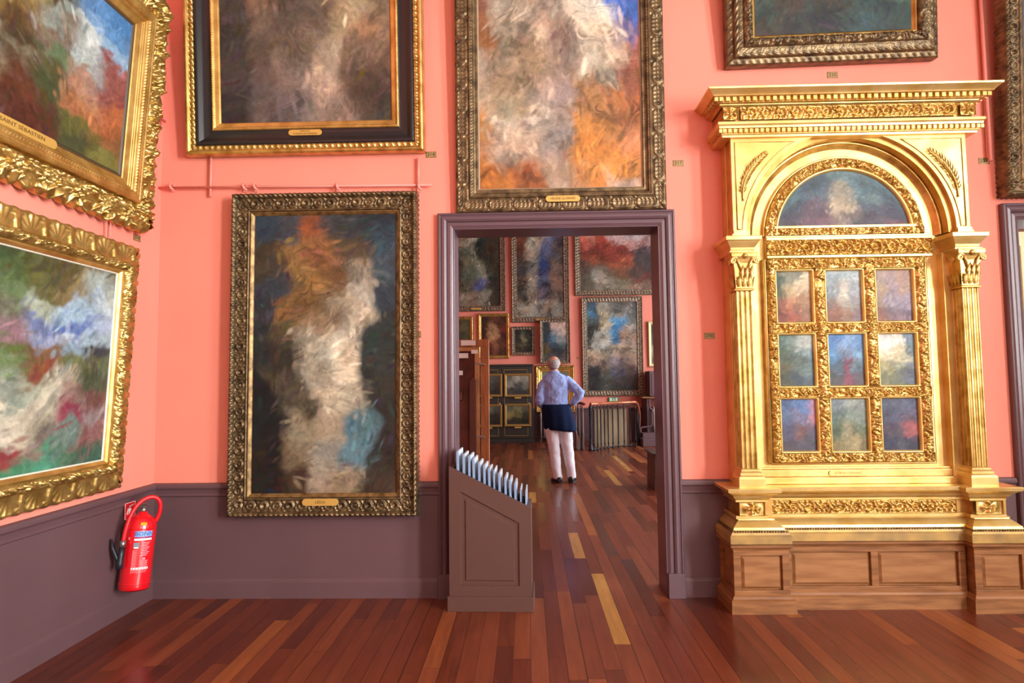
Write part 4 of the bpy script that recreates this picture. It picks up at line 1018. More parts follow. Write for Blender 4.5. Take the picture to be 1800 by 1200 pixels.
# printed label wrapped on the cylinder
def wrap_box(a0, a1, z0, z1, m, name='label_print', lift=.0008, n=8, parent=None):
    V = np.array([[[(Rr+lift)*math.cos(a), (Rr+lift)*math.sin(a), z] for z in (z0, z1)] for a in np.linspace(a0, a1, n+1)])
    return V
LA0, LA1 = math.radians(-78), math.radians(-12)
def wrapset(lst, m, name):
    mb = MB()
    for (u0, u1, z0, z1, lift) in lst:
        a0 = LA0+(LA1-LA0)*u0; a1 = LA0+(LA1-LA0)*u1; n = max(2, int((u1-u0)*10))
        vs = []; 
        for i in range(n+1):
            a = a0+(a1-a0)*i/n
            for z in (z0, z1): vs.append(((Rr+lift)*math.cos(a), (Rr+lift)*math.sin(a), z-.036))
        mb.add(vs, [(2*i, 2*i+2, 2*i+3, 2*i+1) for i in range(n)], True)
    return mb.build(name, m, EX)
wrapset([(0, 1, .352, .385, .0008)], BLUEP, 'blue_label_band')
wrapset([(0, 1, .345, .351, .0008)], mat('magenta_print', '8c2468', .5), 'magenta_line')
wrapset([(0, 1, .330, .342, .0008)], WHITE, 'white_label_band')
wrapset([(.0, .30, .285, .318, .0008)], GREYP, 'grey_label_box')
wrapset([(.04, .26, .283, .292, .0012)], WHITE, 'white_caption')
ls = []
for k in range(9): ls.append((.42+.04*(k % 2), .93-.07*(k % 3), .315-k*.0095, .3195-k*.0095, .0008))
for k in range(14): ls.append((.02, .26-.05*(k % 2), .270-k*.0078, .2735-k*.0078, .0008))
for k in range(6): ls.append((.5, .9-.06*(k % 2), .208-k*.0068, .2115-k*.0068, .0008))
ls += [(.55, .72, .215, .228, .0008), (0, .95, .158, .172, .0008), (.0, .02, .135, .275, .0008), (0, .9, .150, .1525, .0008), (0, .85, .142, .1445, .0008)]
wrapset(ls, PINKP, 'small_print')
def wrap_text(s, size, uc, zc, m, lift=.0016, squeeze=1.):
    vs, fs = text_mesh(s, size, .0002); b = MB()
    a_c = LA0+(LA1-LA0)*uc
    b.add([((Rr+lift+p[2])*math.cos(a_c+p[0]*squeeze/Rr), (Rr+lift+p[2])*math.sin(a_c+p[0]*squeeze/Rr), zc-.036+p[1]) for p in vs], fs)
    return b.build('lettering', m, EX)
wrap_text('BONN', .034, .52, .3685, NAVYP, squeeze=1.05)
wrapset([(.0, .95, .159, .171, .0014)], WHITE, 'pictogram_strip')
wrapset([(.06+.15*k, .13+.15*k, .161, .169, .002) for k in range(6)], PINKP, 'pictograms')
wrapset([(-.36, -.26, .335, .350, .0010)], PINKP, 'small_sticker')
b = MB(); b.box(-.016, .016, -.001, .001, -.017, .017); ys = b.build('yellow_sticker', YELLOWP, EX); ys.location = (.052, -.062, .385); ys.rotation_euler = (math.radians(22), 0, math.radians(38))
vs, fs = text_mesh('15', .022, .0003); b = MB(); b.add([(p[0], -.002-p[2], p[1]) for p in vs], fs); b.build('lettering', mat('brown_print', '8a5a10', .5), ys)
# wall sign and hook
SG = empty('fire_sign', (XL+.024, 3.92, .645), (0, 0, PI/2), 'small red sign with white border on left wall behind the extinguisher', 'sign')
MB().box(-.075, .075, -.003, 0, -.075, .075).build('plate', RED, SG)
b = MB(); 
for (x0, x1, z0, z1) in ((-.073, .073, .069, .073), (-.073, .073, -.073, -.069), (-.073, -.069, -.073, .073), (.069, .073, -.073, .073)): b.box(x0, x1, -.004, -.001, z0, z1)
b.build('border', WHITE, SG)
b = MB(); b.prism_y([(-.02, -.05), (.015, -.05), (.015, .01), (.005, .025), (-.01, .025), (-.02, .01)], -.004, -.002); b.prism_y([(-.012, .028), (.045, .045), (.045, .05), (-.012, .04)], -.004, -.002); b.prism_y([(-.05, -.03), (-.04, -.03), (-.022, .02), (-.03, .025)], -.004, -.002)
b.build('pictogram', WHITE, SG)

# ================================================================== ROOM BEYOND: wall pictures
def far_pic(px0, px1, py0, py1, kind, rows, seed, label, title=None, group='pictures on the far wall of the room beyond', res=.012, tilt=1.5, top=None, Yw=YF-.0, **k):
    d = Yw-.06
    a = at(px0, py1, d); c = at(px1, py1 if top is None else py1, d); e = at((px0+px1)/2, py0, d)
    W_ = float(c[0]-a[0]); H_ = float(e[2]-a[2])
    return picture('framed_painting', label, (float((a[0]+c[0])/2), Yw-.006, float((a[2]+c[2])/2)), (math.radians(tilt), 0, 0), W_, H_, kind, rows, seed, title=title, res=res, group=group, **k)
far_pic(786, 889, 330, 547, 'wave', ['3c3428 6c6450 a0967c 4c4434 3c3426', '4a3a26 8c8068 b0a68c 3c4434 443824', '2c241c a8987c c0b498 2c3c30 3a3024', '342a20 9c8c70 a49c84 24342c 3c3222', '3c3024 6c6850 7c7c64 2c3028 443826', '4c4438 5c6450 8c8c78 3c4030 403422', '6c5c44 5c5848 50587c 4c4838 3c3222', '7c6c54 8c806c 7c6c5c 8c8474 443826'], 201, 'far wall painting at upper left, dark grey green, in wide bronze frame', title='', titlew=.26, mottled=.7)
far_pic(900, 1001.5, 320, 566, 'wave', ['7c6844 8c7450 6c7084 6c6458', '8c5c30 7c5c44 505c7c 5c5048', '8c6034 4c4450 5c6484 8c4434', '6c3c28 a89c88 c0b49c 5c3c38', '5c3428 b4a890 6c6c84 4c3c44', '4c3c30 9c8c78 505470 4c4444', '3c3838 7c7468 2c3c6c 6c5448', '5c4c40 8c8474 4c4c60 7c5c4c', '4c4438 6c6458 5c5058 5c4c44', '8c8474 a09480 8c7c6c 7c7060'], 202, 'far wall painting at upper middle, mottled red and blue, in wide bronze frame', title='', titlew=.24, mottled=.9)
far_pic(1011, 1172, 385, 518.5, 'wave_small', ['c0a8a4 b09c98 b4a4a4 c4b4b0 c8bab8', 'd8846c a84430 c8a49c c4b4b4 bcb0b4', 'c86450 8c3828 8c3c30 c08c84 c09490', '8c4434 7c3424 8c3c2c 5c4440 4c4048', '7c3c2c 8c4c30 9c5034 4c3c38 4c3c40', '5c4438 7c6c58 6c4c34 4c3830 3c3430', '5c5444 9c9080 7c7058 6c3c2c 5c3028', '6c6450 7c7460 8c7c64 8c6c58 7c5c48'], 203, 'far wall landscape at upper right with rusty hills and pink sky', mottled=.5)
far_pic(1024.5, 1132, 521, 695.5, 'wave', ['3c5468 9c9480 6c6458 4c4a44', '4c7c9c a49c80 8c8c84 5c5c58', '4c5c58 c8bca0 4c84a8 6c6c60', '3c3c34 bcb094 3c78a8 9c8c7c', '34342c a8a08c 4c88b0 9c7c64', '4c443c b8b0a0 3c7090 b09078', 'c8a884 a89880 c0a488 b09478', '8c7868 7c6c5c 7c7074 8c7464', '2c2c30 5c5c50 4c4450 5c4440', '34302c 3c3c34 48403c 4c3c38', '2c2c28 44443c 3c3834 3c3834'], 204, 'tall far wall painting with blue sky and cream band in grey rope frame', mottled=.7)
far_pic(778, 832, 556, 641, 'gold_small', ['4c4428 5c5434', '3c3c28 4c4830', '4c3c28 3c3424'], 205, 'small dim green far wall painting in plain gold frame at lower left by the jamb', mottled=.5)
far_pic(841, 895.5, 550.5, 630, 'gold_small', ['3c2418 5c3424 4c2c1c', '3c2018 9c7450 6c2c1c', '4c2018 a87c54 4c2418', '5c2c1c 8c5c3c 5c3020', '3c2018 6c3c28 4c2c1c'], 206, 'far wall painting glowing red and brown in gold frame above the dark cabinet', mottled=.6)
far_pic(900, 941, 573.5, 624, 'wave_small', ['24241c 3c4434 2c2c24', '242c24 7c7450 2c342c', '4c3c28 5c5438 2c3428', '3c3424 3c3828 24281c'], 207, 'smallest squarish far wall painting, nearly black, in dark carved frame', mottled=.7)
far_pic(949.8, 1002.8, 560.5, 638.8, 'wave_small', ['2c3434 c8a898 d0b0a0', '343c3c 8c8c8c c8b0a0', '2c3c44 4c6c7c 8c8c88', '5c4c38 344850 4c5c5c', '5c4c2c 2c3438 3c3c3c', '4c4c40 4c4444 5c5450'], 208, 'far wall painting with peach sky between dark rocks, above the standing man', mottled=.5, Yw=YF-.10)
far_pic(942, 1011, 641.5, 725, 'gold_wide', ['7c8468 6c7464', '5c6450 6c6c54', '4c4c3c 5c5844'], 209, 'gold framed painting with broad mount half hidden behind the standing man', tilt=0)
far_pic(1140.8, 1190, 564, 644, 'cream', ['3c3830 2c2a26 2c2824', '5c564c 3c3832 2c2824', 'a8a08c 4c463c 2c2824', '6c6454 3c3832 34302c'], 210, 'far wall painting in cream gilt frame cut off by right door jamb', mottled=.5)

# dark cabinet with four small pictures on its doors
yc = 14.2
def cab():
    x0 = float(at(826, 700, yc)[0]); x1 = float(at(937, 700, yc)[0]); H = float(at(900, 640, yc)[2]); W_ = x1-x0
    r = empty('dark_cabinet', (x0, yc, 0), (0, 0, 0), 'dark green panelled cabinet with four small gold framed pictures on its doors', 'cabinet')
    dpt = YF-yc-.04
    b = MB(); b.box(0, W_, .02, dpt, 0, H-.03); b.build('body', DKGREEN, r)
    b = MB(); b.box(-.02, W_+.02, -.02, dpt, H-.04, H); b.box(-.02, W_+.02, -.02, dpt, 0, .09); b.build('cornice_and_plinth', DKGREEN, r, bevel=.005)
    for k in range(2):
        a = .05+k*(W_-.1)/2; c = a+(W_-.1)/2-.01; dr = MB().box(a, c, -.004, .02, .11, H-.06).build('door', DKGREEN, r, bevel=.003)
        g = MB()
        for (z0, z1) in ((.16, .42), (.46, H-.62+.05), (H-.52, H-.12)):
            z0, z1 = {0: (.16, .34)}.get(0, (z0, z1)) if False else (z0, z1)
            for (p, q, s_, t_) in ((a+.06, c-.06, z0, z0+.012), (a+.06, c-.06, z1-.012, z1), (a+.06, a+.072, z0, z1), (c-.072, c-.06, z0, z1)): g.box(p, q, -.012, -.003, s_, t_)
        g.build('gold_beading', GOLDLINE, dr)
        kb = MB().lathe([(0, 0), (.012, .004), (.014, .014), (.008, .022), (0, .024)], n=12).build('knob', PAPER, dr)
        kb.rotation_euler = (PI/2, 0, 0); kb.location = ((c-.03) if k else (c-.03), -.004, .9)
    return r, x0, W_, H
CB, cx0, cW, cH = cab()
sm = [(836.5, 882.5, 656.5, 697.5), (887, 933.5, 656, 697.5), (836.5, 882.5, 710, 750.5), (887, 933.5, 709, 749.5)]
rowsm = [['4c4c44 5c5a50 4c4840', '3c3a34 4c4c44 3c3830', '2c2c26 34322c 2c2822'], ['6c685c 9c9888 8c8878', '8c887c 4c4c48 7c7868', '44403a 34322e 3c3834'], ['5c5c50 6c6c5c 4c4c44', '2c2c24 34342c 2c2a24', '34322a 2c2a22 24221c'], ['5c5c48 7c7850 5c5444', '8c7c44 6c643c 34321f', '2c2c20 34321f 24241a']]
nm = ['upper left', 'upper right', 'lower left', 'lower right']
for i, (a, c, t, bt) in enumerate(sm):
    p = at(a, bt, yc-.03); q = at(c, t, yc-.03)
    picture('framed_painting', 'small dark landscape in gold frame on the dark cabinet, %s of four' % nm[i], (float(p[0]+q[0])/2, yc-.03, float(p[2])), (0, 0, 0), float(q[0]-p[0]), float(q[2]-p[2]), 'thin', rowsm[i], 220+i, title='' , titlew=.16, th=.03, tz=-.02, res=.012, group='small pictures on the dark cabinet', mottled=.4)

# back of a large stretched canvas beside the doorway
BK = empty('stretched_canvas', (-1.40, 6.5, .25), (math.radians(-2), 0, math.radians(-3)), 'back of a large wooden stretcher with paper labels leaning left of the doorway beyond', 'stretched canvas')
zt = 1.63; xr = .995
b = MB(); b.box(0, xr, 0, .05, zt-.075, zt); b.box(xr-.088, xr, 0, .05, 0, zt-.075); b.box(0, .09, 0, .05, 0, zt-.075); b.box(.09, xr-.088, 0, .05, 0, .08); b.build('outer_frame', WOODORANGE, BK, bevel=.003)
b = MB(); b.box(.10, xr-.10, -.012, .03, zt-.125, zt-.082); b.box(xr-.15, xr-.10, -.012, .03, .09, zt-.125); b.box(.10, .15, -.012, .03, .09, zt-.125); b.build('stretcher', mat('pale_stretcher', 'c08a54', .5, noise=.25, nscale=6, col2='9c6a3c'), BK, bevel=.003)
MB().box(.14, xr-.14, .01, .02, .1, zt-.12).build('canvas', CANBACK, BK)
MB().box(.15, xr-.28, -.04, .0, 1.13-.18+.04, 1.13-.10+.04).build('cross_bar', WOODRED, BK, bevel=.003)
b = MB(); b.prism_y([(xr-.20, 0), (xr-.13, 0), (xr-.13, 1.20), (xr-.165, 1.225), (xr-.20, 1.18)], -.05, -.015); b.build('brace', WOODRED, BK, bevel=.003)
for (px0, px1, py0, py1) in ((809, 835, 597, 606.5), (827.5, 839, 614, 621), (800, 822, 620, 629), (799, 812.5, 651, 659), (799, 805, 632, 636)):
    p = at(px0, py1, 6.44); q = at(px1, py0, 6.44); x0, x1, z0, z1 = p[0]+1.40, q[0]+1.40, p[2]-.25, q[2]-.25
    o = MB().box(x0, x1, -.0165, -.0145, z0, z1).build('paper_label', PAPER, BK)
for zz in (1.36, .60):
    b = MB(); b.box(xr-.15, xr-.05, -.018, -.012, zz, zz+.02); b.lathe([(0, 0), (.014, 0), (.014, .006), (0, .006)], xr-.05, -.015, 10, zz); b.build('metal_clip', STEEL, BK)

# staircase railing
def railing():
    base = [(1039, 792), (1045, 791.5), (1051, 791), (1057, 790), (1063.5, 789.2), (1070, 788.4), (1078, 787.4), (1087.6, 786.2), (1097.7, 785.2), (1109, 784.4), (1118, 784)]
    P = [floor_at(*p) for p in base]
    r = empty('stair_railing', tuple(P[0]), (0, 0, 0), 'curved iron stair railing with copper coloured handrail right of the standing man', 'railing')
    O = P[0]; H = .925
    for i, p in enumerate(P):
        q = p-O
        if i == 0:
            b = MB(); b.lathe([(0, 0), (.055, 0), (.055, .03), (.04, .05), (.045, .09), (.03, .11), (.038, .16), (.026, .2), (.032, .3), (.026, .36), (.03, .6), (.024, .66), (.034, .72), (.026, .8), (.04, .86), (.03, .9), (0, H)], q[0], q[1], 14); b.build('newel_post', IRON, r); continue
        b = MB(); b.lathe([(0, 0), (.022, 0), (.022, .02), (.013, .03), (.013, .10), (.019, .12), (.013, .14), (.013, H-.14), (.019, H-.12), (.013, H-.10), (.013, H), (0, H)], q[0], q[1], 8); b.build('baluster', IRON, r)
    top = [(float(p[0]-O[0]), float(p[1]-O[1]), H+.01) for p in P]
    top += [(top[-1][0]+.07, top[-1][1]+.12, H-.05), (top[-1][0]+.13, top[-1][1]+.26, H-.22), (top[-1][0]+.15, top[-1][1]+.4, H-.45), (top[-1][0]+.15, top[-1][1]+.5, H-.7)]
    b = MB(); b.tube(crom(top, 4), .032, 10); b.build('handrail', COPPER, r)
    for hh in (H-.04, .03): MB().tube([(t[0], t[1], hh) for t in top[:11]], .010, 6).build('iron_band', IRON, r)
    # bars of the descending flight at the right end
    for k in range(4):
        a = Vector(top[11+min(k, 3)]); MB().tube([a, a-Vector((0, 0, .8 if k < 2 else .45))], .012, 8).build('baluster', IRON, r)
    return r
railing()
def railing2():
    O = floor_at(1011, 788)
    O = np.array([float(at(1011, 700, 12.9)[0]), 12.9, 0.])
    r = empty('stair_railing', tuple(O), (0, 0, 0), 'short stair railing with dark red curved handrail close to the right of the man', 'railing')
    E = np.array([1.16, 12.66, 0])-O
    for k in range(5):
        q = E*(k+.3)/5.2
        MB().lathe([(0, 0), (.02, 0), (.013, .03), (.013, .3), (.02, .33), (.013, .36), (.013, .9), (0, .93)], q[0], q[1], 8).build('baluster', IRON if k % 2 else RADI, r)
    b = MB(); b.tube(crom([(-.05, .05, .93), (E[0]*.5, E[1]*.5, .95), (E[0], E[1], .93)], 4), .028, 8); b.build('handrail', mat('red_brown_handrail', '5a2a20', .35), r)
    b = MB(); b.tube(crom([(-.02, -.25, .0), (.0, -.22, .25), (-.03, -.2, .42), (-.10, -.15, .50), (-.16, -.1, .62)], 5), .03, 8); b.build('curved_rail', mat('red_brown_handrail', '5a2a20', .35), r)
    b = MB(); b.box(.0, E[0]*.9, -.15, -.11, .22, .27); b.build('step_edge', mat('worn_step', '9a6a48', .6), r)
    MB().box(.0, E[0]*.9, -.14, -.12, 0, .22).build('stone_riser', mat('pale_stone', '8f8a84', .8), r)
    return r
railing2()
p = at(1044, 717, 13.25); q = at(1104, 790, 13.25)
PL = empty('plywood_screen', (float(p[0]), 13.32, 0), (0, 0, 0), 'tall beige plywood sheet standing behind the curved stair railing', 'screen')
MB().box(0, float(q[0]-p[0]), 0, .02, 0, .80).build('sheet', PLY, PL, bevel=.002)
b = MB(); b.box(-.03, float(q[0]-p[0])+.05, -.005, .03, .80, .86); b.box(float(q[0]-p[0]), float(q[0]-p[0])+.05, -.005, .03, 0, .80); b.build('dark_edging', WOODRED, PL)

# exit sign
p = at(1078.6, 702, YF-.05)
ES = empty('exit_sign', (float(p[0]), YF-.01, float(p[2])), (0, 0, 0), 'green and white emergency exit sign under the tall grey framed painting', 'sign')
MB().box(-.115, .115, -.04, 0, -.05, .05).build('housing', GREEN, ES, bevel=.004)
b = MB(); b.box(-.09, -.035, -.044, -.04, -.035, .038); b.box(.045, .09, -.044, -.04, -.035, .038); b.build('white_panel', WHITE, ES)
b = MB(); b.prism_y([(-.02, .0), (.005, -.03), (.03, .0), (.015, .0), (.015, .034), (-.006, .034), (-.006, .0)], -.0445, -.04); b.box(.056, .064, -.046, -.043, -.02, .018); b.build('arrow', WHITE, ES)
MB().box(-.025, .03, -.046, -.041, -.035, -.008).build('yellow_green_panel', mat('yellow_green_print', 'd8e86a', .5), ES)  # flat yellow-green patch, no emission

# radiators
def radiator(x0, n, y, z0, z1, pitch, label):
    r = empty('radiator', (x0, y, 0), (0, 0, 0), label, 'radiator')
    for k in range(n):
        b = MB(); b.tube(crom([(k*pitch, -.05, z0+.03), (k*pitch, -.05, z1-.03), (k*pitch, 0, z1), (k*pitch, .05, z1-.03), (k*pitch, .05, z0+.03)], 3), pitch*.3, 8); b.build('column', RADI, r)
    b = MB(); b.box(-pitch*.5, (n-.5)*pitch, -.02, .02, z0+.03, z0+.07).box(-pitch*.5, (n-.5)*pitch, -.02, .02, z1-.08, z1-.04)
    b.box(-.01, .01, -.03, .03, 0, z0+.05).box((n-1)*pitch-.01, (n-1)*pitch+.01, -.03, .03, 0, z0+.05); b.build('header', RADI, r)
    return r
radiator(float(at(951, 750, 14.45)[0]), 9, 14.45, .06, .67, .075, 'low radiator under the gold framed painting behind the man')
radiator(float(at(1149, 750, 13.9)[0]), 6, 13.9, .18, .78, .075, 'grey radiator under a wooden shelf far right of doorway view')
# boxed cupboard, shelf and pipes at the far right
q = at(1141.5, 652, 14.0)
bxp = empty('wall_cupboard', (float(q[0]), 14.0, 0), (0, 0, 0), 'plain dark brown cupboard standing on wall shelf at far right of doorway view', 'cupboard')
MB().box(0, .9, 0, .55, 1.045, float(q[2])).build('case', DADO, bxp, bevel=.005)
MB().box(.04, .86, -.012, .0, 1.08, float(q[2])-.04).build('door', DADO, bxp, bevel=.004)
q2 = at(1129, 700, 13.8)
sh = empty('wall_shelf', (float(q2[0]), 13.8, 1.0), (0, 0, 0), 'thin brown shelf above the radiator at far right of doorway view', 'shelf')
MB().box(0, 1.3, 0, .8, 0, .03).build('board', OAK, sh, bevel=.004)
for xx in (.12, 1.1): MB().box(xx, xx+.04, .1, .78, -.9, 0).build('support', DADO, sh)
b = MB(); b.tube(crom([(.16, .0, -.02), (.16, 0, -.2), (.22, .0, -.27), (.2, 0, -.34), (.20, 0, -.55), (.16, 0, -.62), (.0, 0, -.64), (-.05, 0, -.68), (-.05, 0, -.85)], 5), .022, 8); b.build('pipe', DADO, sh)
q3 = floor_at(1124, 787)
bn = empty('step_bench', (float(q3[0])+.12, float(q3[1])+.25, 0), (0, 0, 0), 'low dark step along the floor right of the stair railing', 'step')
MB().box(0, 1.2, 0, .25, 0, .16).build('step', DADO, bn, bevel=.008); MB().box(.05, 1.2, .25, .5, 0, .26).build('upper_step', DADO, bn, bevel=.008)
q4 = floor_at(1152, 862)
cb = empty('floor_box', (float(q4[0]), float(q4[1]), 0), (0, 0, 0), 'reddish brown low box with black top just beyond right door jamb', 'box')
MB().box(0, .8, 0, .5, 0, .45).build('case', RACK, cb, bevel=.004); MB().box(-.008, .8, -.008, .5, 0, .14).build('plinth', RACK, cb, bevel=.003)
MB().box(-.03, .82, -.03, .52, .45, .475).build('black_top', EBONY, cb, bevel=.006)

# ================================================================== THE VISITOR
def person():
    R0 = Vector((float(at(985, 850, 8.74)[0]), 8.74, 0))
    kx, kz = .0081, .00792
    def X_(px): return (px-985)*kx
    def Z_(py): return (850-py)*kz
    def ring(cx, cy, z, rx, ry, n=20, tz=0.):
        return [(cx+rx*math.cos(2*PI*i/n), cy+ry*math.sin(2*PI*i/n), z+tz*math.cos(2*PI*i/n)) for i in range(n)]
    def rings(lst, **k): return [ring(*a, **k) for a in lst]
    def remesh(o, vx, smooth=3):
        m = o.modifiers.new('remesh', 'REMESH'); m.mode = 'VOXEL'; m.voxel_size = vx; m.use_smooth_shade = True
        s = o.modifiers.new('smooth', 'SMOOTH'); s.factor = .5; s.iterations = smooth
    # --- body: one continuous surface
    b = MB()
    hx, hy, hz = X_(976.5), .01, Z_(638.5)
    b.loft(rings([(hx, hy-.015, hz-.15, .052, .055), (hx, hy-.012, hz-.11, .055, .062), (hx, hy+.005, hz-.085, .058, .075), (hx, hy+.008, hz-.055, .068, .088), (hx, hy, hz-.02, .078, .098), (hx, hy-.004, hz+.015, .083, .102), (hx, hy-.006, hz+.05, .074, .092), (hx, hy-.008, hz+.078, .056, .07), (hx, hy-.008, hz+.094, .03, .038)]))
    b.loft([[(hx+.012*math.cos(t), hy+.10+.02*k*0+(.018 if k == 1 else 0), hz-.03+.014*math.sin(t)+.01*k) for t in np.linspace(0, 2*PI, 9)[:-1]] for k in range(3)])      # nose
    b.tube([(hx-.02, hy+.092, hz-.062), (hx, hy+.098, hz-.060), (hx+.02, hy+.092, hz-.062)], .007, 6)   # mouth
    for s in (-1, 1):      # ears, brows and eyes
        b.tube([(hx+s*.074, hy-.01, hz+.012), (hx+s*.088, hy-.022, hz+.008), (hx+s*.086, hy-.018, hz-.02), (hx+s*.076, hy-.004, hz-.042)], [.010, .013, .012, .008], 8)
        b.tube([(hx+s*.045, hy+.086, hz+.018), (hx+s*.018, hy+.095, hz+.016)], .008, 6)
        b.lathe([(0, -.01), (.009, 0), (0, .01)], hx+s*.03, hy+.088, 8, hz+.0)
    tors = [(X_(976), -.012, Z_(655), .055, .055), (X_(978), -.012, Z_(662), .13, .075), (X_(979), -.005, Z_(670), .175, .095), (X_(979), 0, Z_(690), .150, .10), (X_(979), 0, Z_(710), .140, .095), (X_(981), 0, Z_(728), .160, .115), (X_(983), 0, Z_(745), .165, .12), (X_(983), 0, Z_(755), .15, .11)]
    b.loft(rings(tors))
    legL = [(X_(971.5), 0, Z_(748), .08, .085), (X_(974), .005, Z_(775), .07, .075), (X_(976), .012, Z_(800), .055, .06), (X_(979), -.005, Z_(820), .045, .052), (X_(982), 0, Z_(841), .034, .04), (X_(980), .02, Z_(848), .035, .05)]
    legR = [(X_(994), 0, Z_(748), .08, .085), (X_(996.5), .015, Z_(775), .07, .075), (X_(999), .03, Z_(800), .055, .06), (X_(1002), .02, Z_(820), .045, .052), (X_(1004.5), .03, Z_(841), .034, .04), (X_(1005), .05, Z_(848), .035, .05)]
    b.loft(rings(legL)); b.loft(rings(legR))
    sR, eR, wR = Vector((X_(1000), 0, Z_(669))), Vector((X_(1023), -.06, Z_(693.5))), Vector((X_(1006.5), .0, Z_(713.5)))
    sL, eL, wL = Vector((X_(957.5), 0, Z_(674))), Vector((X_(950), -.04, Z_(706))), Vector((X_(957), .10, Z_(719)))
    for s_, e_, w_ in ((sR, eR, wR), (sL, eL, wL)):
        b.tube([s_, s_.lerp(e_, .5), e_, e_.lerp(w_, .5), w_], [.05, .043, .036, .032, .025], 12)
    # hands: palm, four curled fingers and a thumb
    def hand(w_, dirv, upv, side, nrm):
        dirv = dirv.normalized(); nrm = nrm.normalized(); acr = dirv.cross(nrm).normalized()
        b.loft([[tuple(w_+dirv*t+acr*(wd*math.cos(a))+nrm*(th*math.sin(a))) for a in np.linspace(0, 2*PI, 13)[:-1]] for t, wd, th in ((-.01, .024, .019), (.02, .034, .017), (.055, .042, .015), (.085, .040, .012))])
        for k, L_ in enumerate((.062, .075, .070, .055)):
            o_ = acr*(-.031+.0205*k); p0 = w_+dirv*.075+o_; p1 = p0+dirv*L_*.5-nrm*.010; p2 = p1+dirv*L_*.32-nrm*.016; p3 = p2+dirv*L_*.18-nrm*.018
            b.tube([p0, p1, p2, p3], [.0095, .0092, .0085, .007], 8)
        t0 = w_+dirv*.02-acr*.026*side; t1 = t0+dirv*.03-acr*.028*side; t2 = t1+dirv*.03-acr*.008*side
        b.tube([t0, t1, t2], [.013, .011, .008], 8)
    hand(wR, Vector((-.72, .45, -.40)), None, 1, Vector((.45, -.5, .2)))
    hand(wL, Vector((.55, .6, -.45)), None, -1, Vector((-.6, -.1, .3)))
    body = b.build('person', SKIN); remesh(body, .0075, 2); body.location = R0
    tag(body, 'standing person seen from behind, blue shirt, navy sweater round waist, white trousers, hand on hip', 'person')
    # --- hair: short grey, thin on the crown
    b = MB()
    hr = []
    for (dz, rx, ry, cy) in ((-.075, .060, .072, -.012), (-.055, .077, .090, -.012), (-.02, .086, .100, -.014), (.015, .090, .105, -.016), (.042, .086, .100, -.017), (.060, .074, .086, -.020)):
        # back and side shell: from ear round the back to the other ear
        hr.append([(hx+rx*math.cos(a), hy+cy+ry*math.sin(a), hz+dz+ (.012*math.sin(a))) for a in np.linspace(math.radians(-198), math.radians(18), 22)])
    inner = [[(hx+(p[0]-hx)*.9, hy+(p[1]-hy)*.9, p[2]) for p in r] for r in hr]
    vs = [p for r in hr for p in r]; n = 22; fs = []
    for j in range(len(hr)-1):
        for i in range(n-1): a = j*n+i; fs.append((a, a+1, a+n+1, a+n))
    b.add(vs, fs, True); h_ = b.build('hair', HAIR, body); so = h_.modifiers.new('t', 'SOLIDIFY'); so.thickness = .010; so.offset = -1
    # --- shirt with sleeves and collar
    b = MB()
    b.loft(rings([(X_(976.5), -.012, Z_(653.5), .066, .066), (X_(977), -.012, Z_(656.5), .095, .076), (X_(978), -.012, Z_(660.5), .150, .088), (X_(979), -.006, Z_(667), .192, .108), (X_(979), -.002, Z_(677), .200, .122), (X_(979), .0, Z_(690), .183, .125), (X_(979), .0, Z_(703), .170, .120), (X_(979.5), .0, Z_(713), .174, .120), (X_(980.5), .0, Z_(722), .182, .13)]))
    for s_, e_, w_ in ((sR, eR, wR), (sL, eL, wL)):
        s0 = s_+Vector((-.03 if s_.x > 0 else .03, 0, .0))
        b.tube([s0, s_.lerp(e_, .2), s_.lerp(e_, .6), e_, e_+(w_-e_)*.12, e_.lerp(w_, .55), e_.lerp(w_, .9)], [.075, .074, .066, .060, .058, .050, .040], 14)
    sh_ = b.build('shirt', SHIRT, body); remesh(sh_, .010, 3)
    dm = sh_.modifiers.new('folds', 'DISPLACE'); tx = bpy.data.textures.new('folds', 'CLOUDS'); tx.noise_scale = .09; dm.texture = tx; dm.strength = .035; dm.mid_level = .5
    b = MB(); b.sweep([(X_(976.5)+.069*math.cos(a), -.012+.066*math.sin(a)) for a in np.linspace(0, -2*PI, 25)], [(0, Z_(656)), (.006, Z_(656)), (.0, Z_(652)), (-.006, Z_(652.5)), (-.006, Z_(656))], smooth=True); b.build('collar', SHIRT, body)
    # --- trousers
    b = MB()
    b.loft(rings([(X_(980.5), 0, Z_(716), .172, .125), (X_(981), 0, Z_(728), .185, .14), (X_(982.5), -.005, Z_(742), .188, .145), (X_(983), -.005, Z_(756), .18, .14)]))
    b.loft(rings([(X_(970.5), -.003, Z_(742), .105, .13), (X_(972), 0, Z_(760), .098, .118), (X_(974.5), .005, Z_(780), .086, .098), (X_(976.5), .01, Z_(800), .077, .086), (X_(978.5), -.002, Z_(822), .068, .078), (X_(981), -.004, Z_(838), .062, .075), (X_(981.5), -.005, Z_(843), .064, .080)]))
    b.loft(rings([(X_(994.5), -.003, Z_(742), .105, .13), (X_(995.5), .005, Z_(760), .098, .118), (X_(997.5), .018, Z_(780), .086, .098), (X_(1000), .03, Z_(800), .077, .086), (X_(1003), .022, Z_(822), .068, .078), (X_(1005), .025, Z_(838), .060, .075), (X_(1005.5), .025, Z_(842), .062, .080)]))
    t_ = b.build('trousers', TROUSER, body); remesh(t_, .011, 3)
    dm = t_.modifiers.new('folds', 'DISPLACE'); tx2 = bpy.data.textures.new('folds2', 'CLOUDS'); tx2.noise_scale = .11; dm.texture = tx2; dm.strength = .018; dm.mid_level = .5
    # --- sweater tied round the waist
    b = MB(); N_ = 36; rr = []
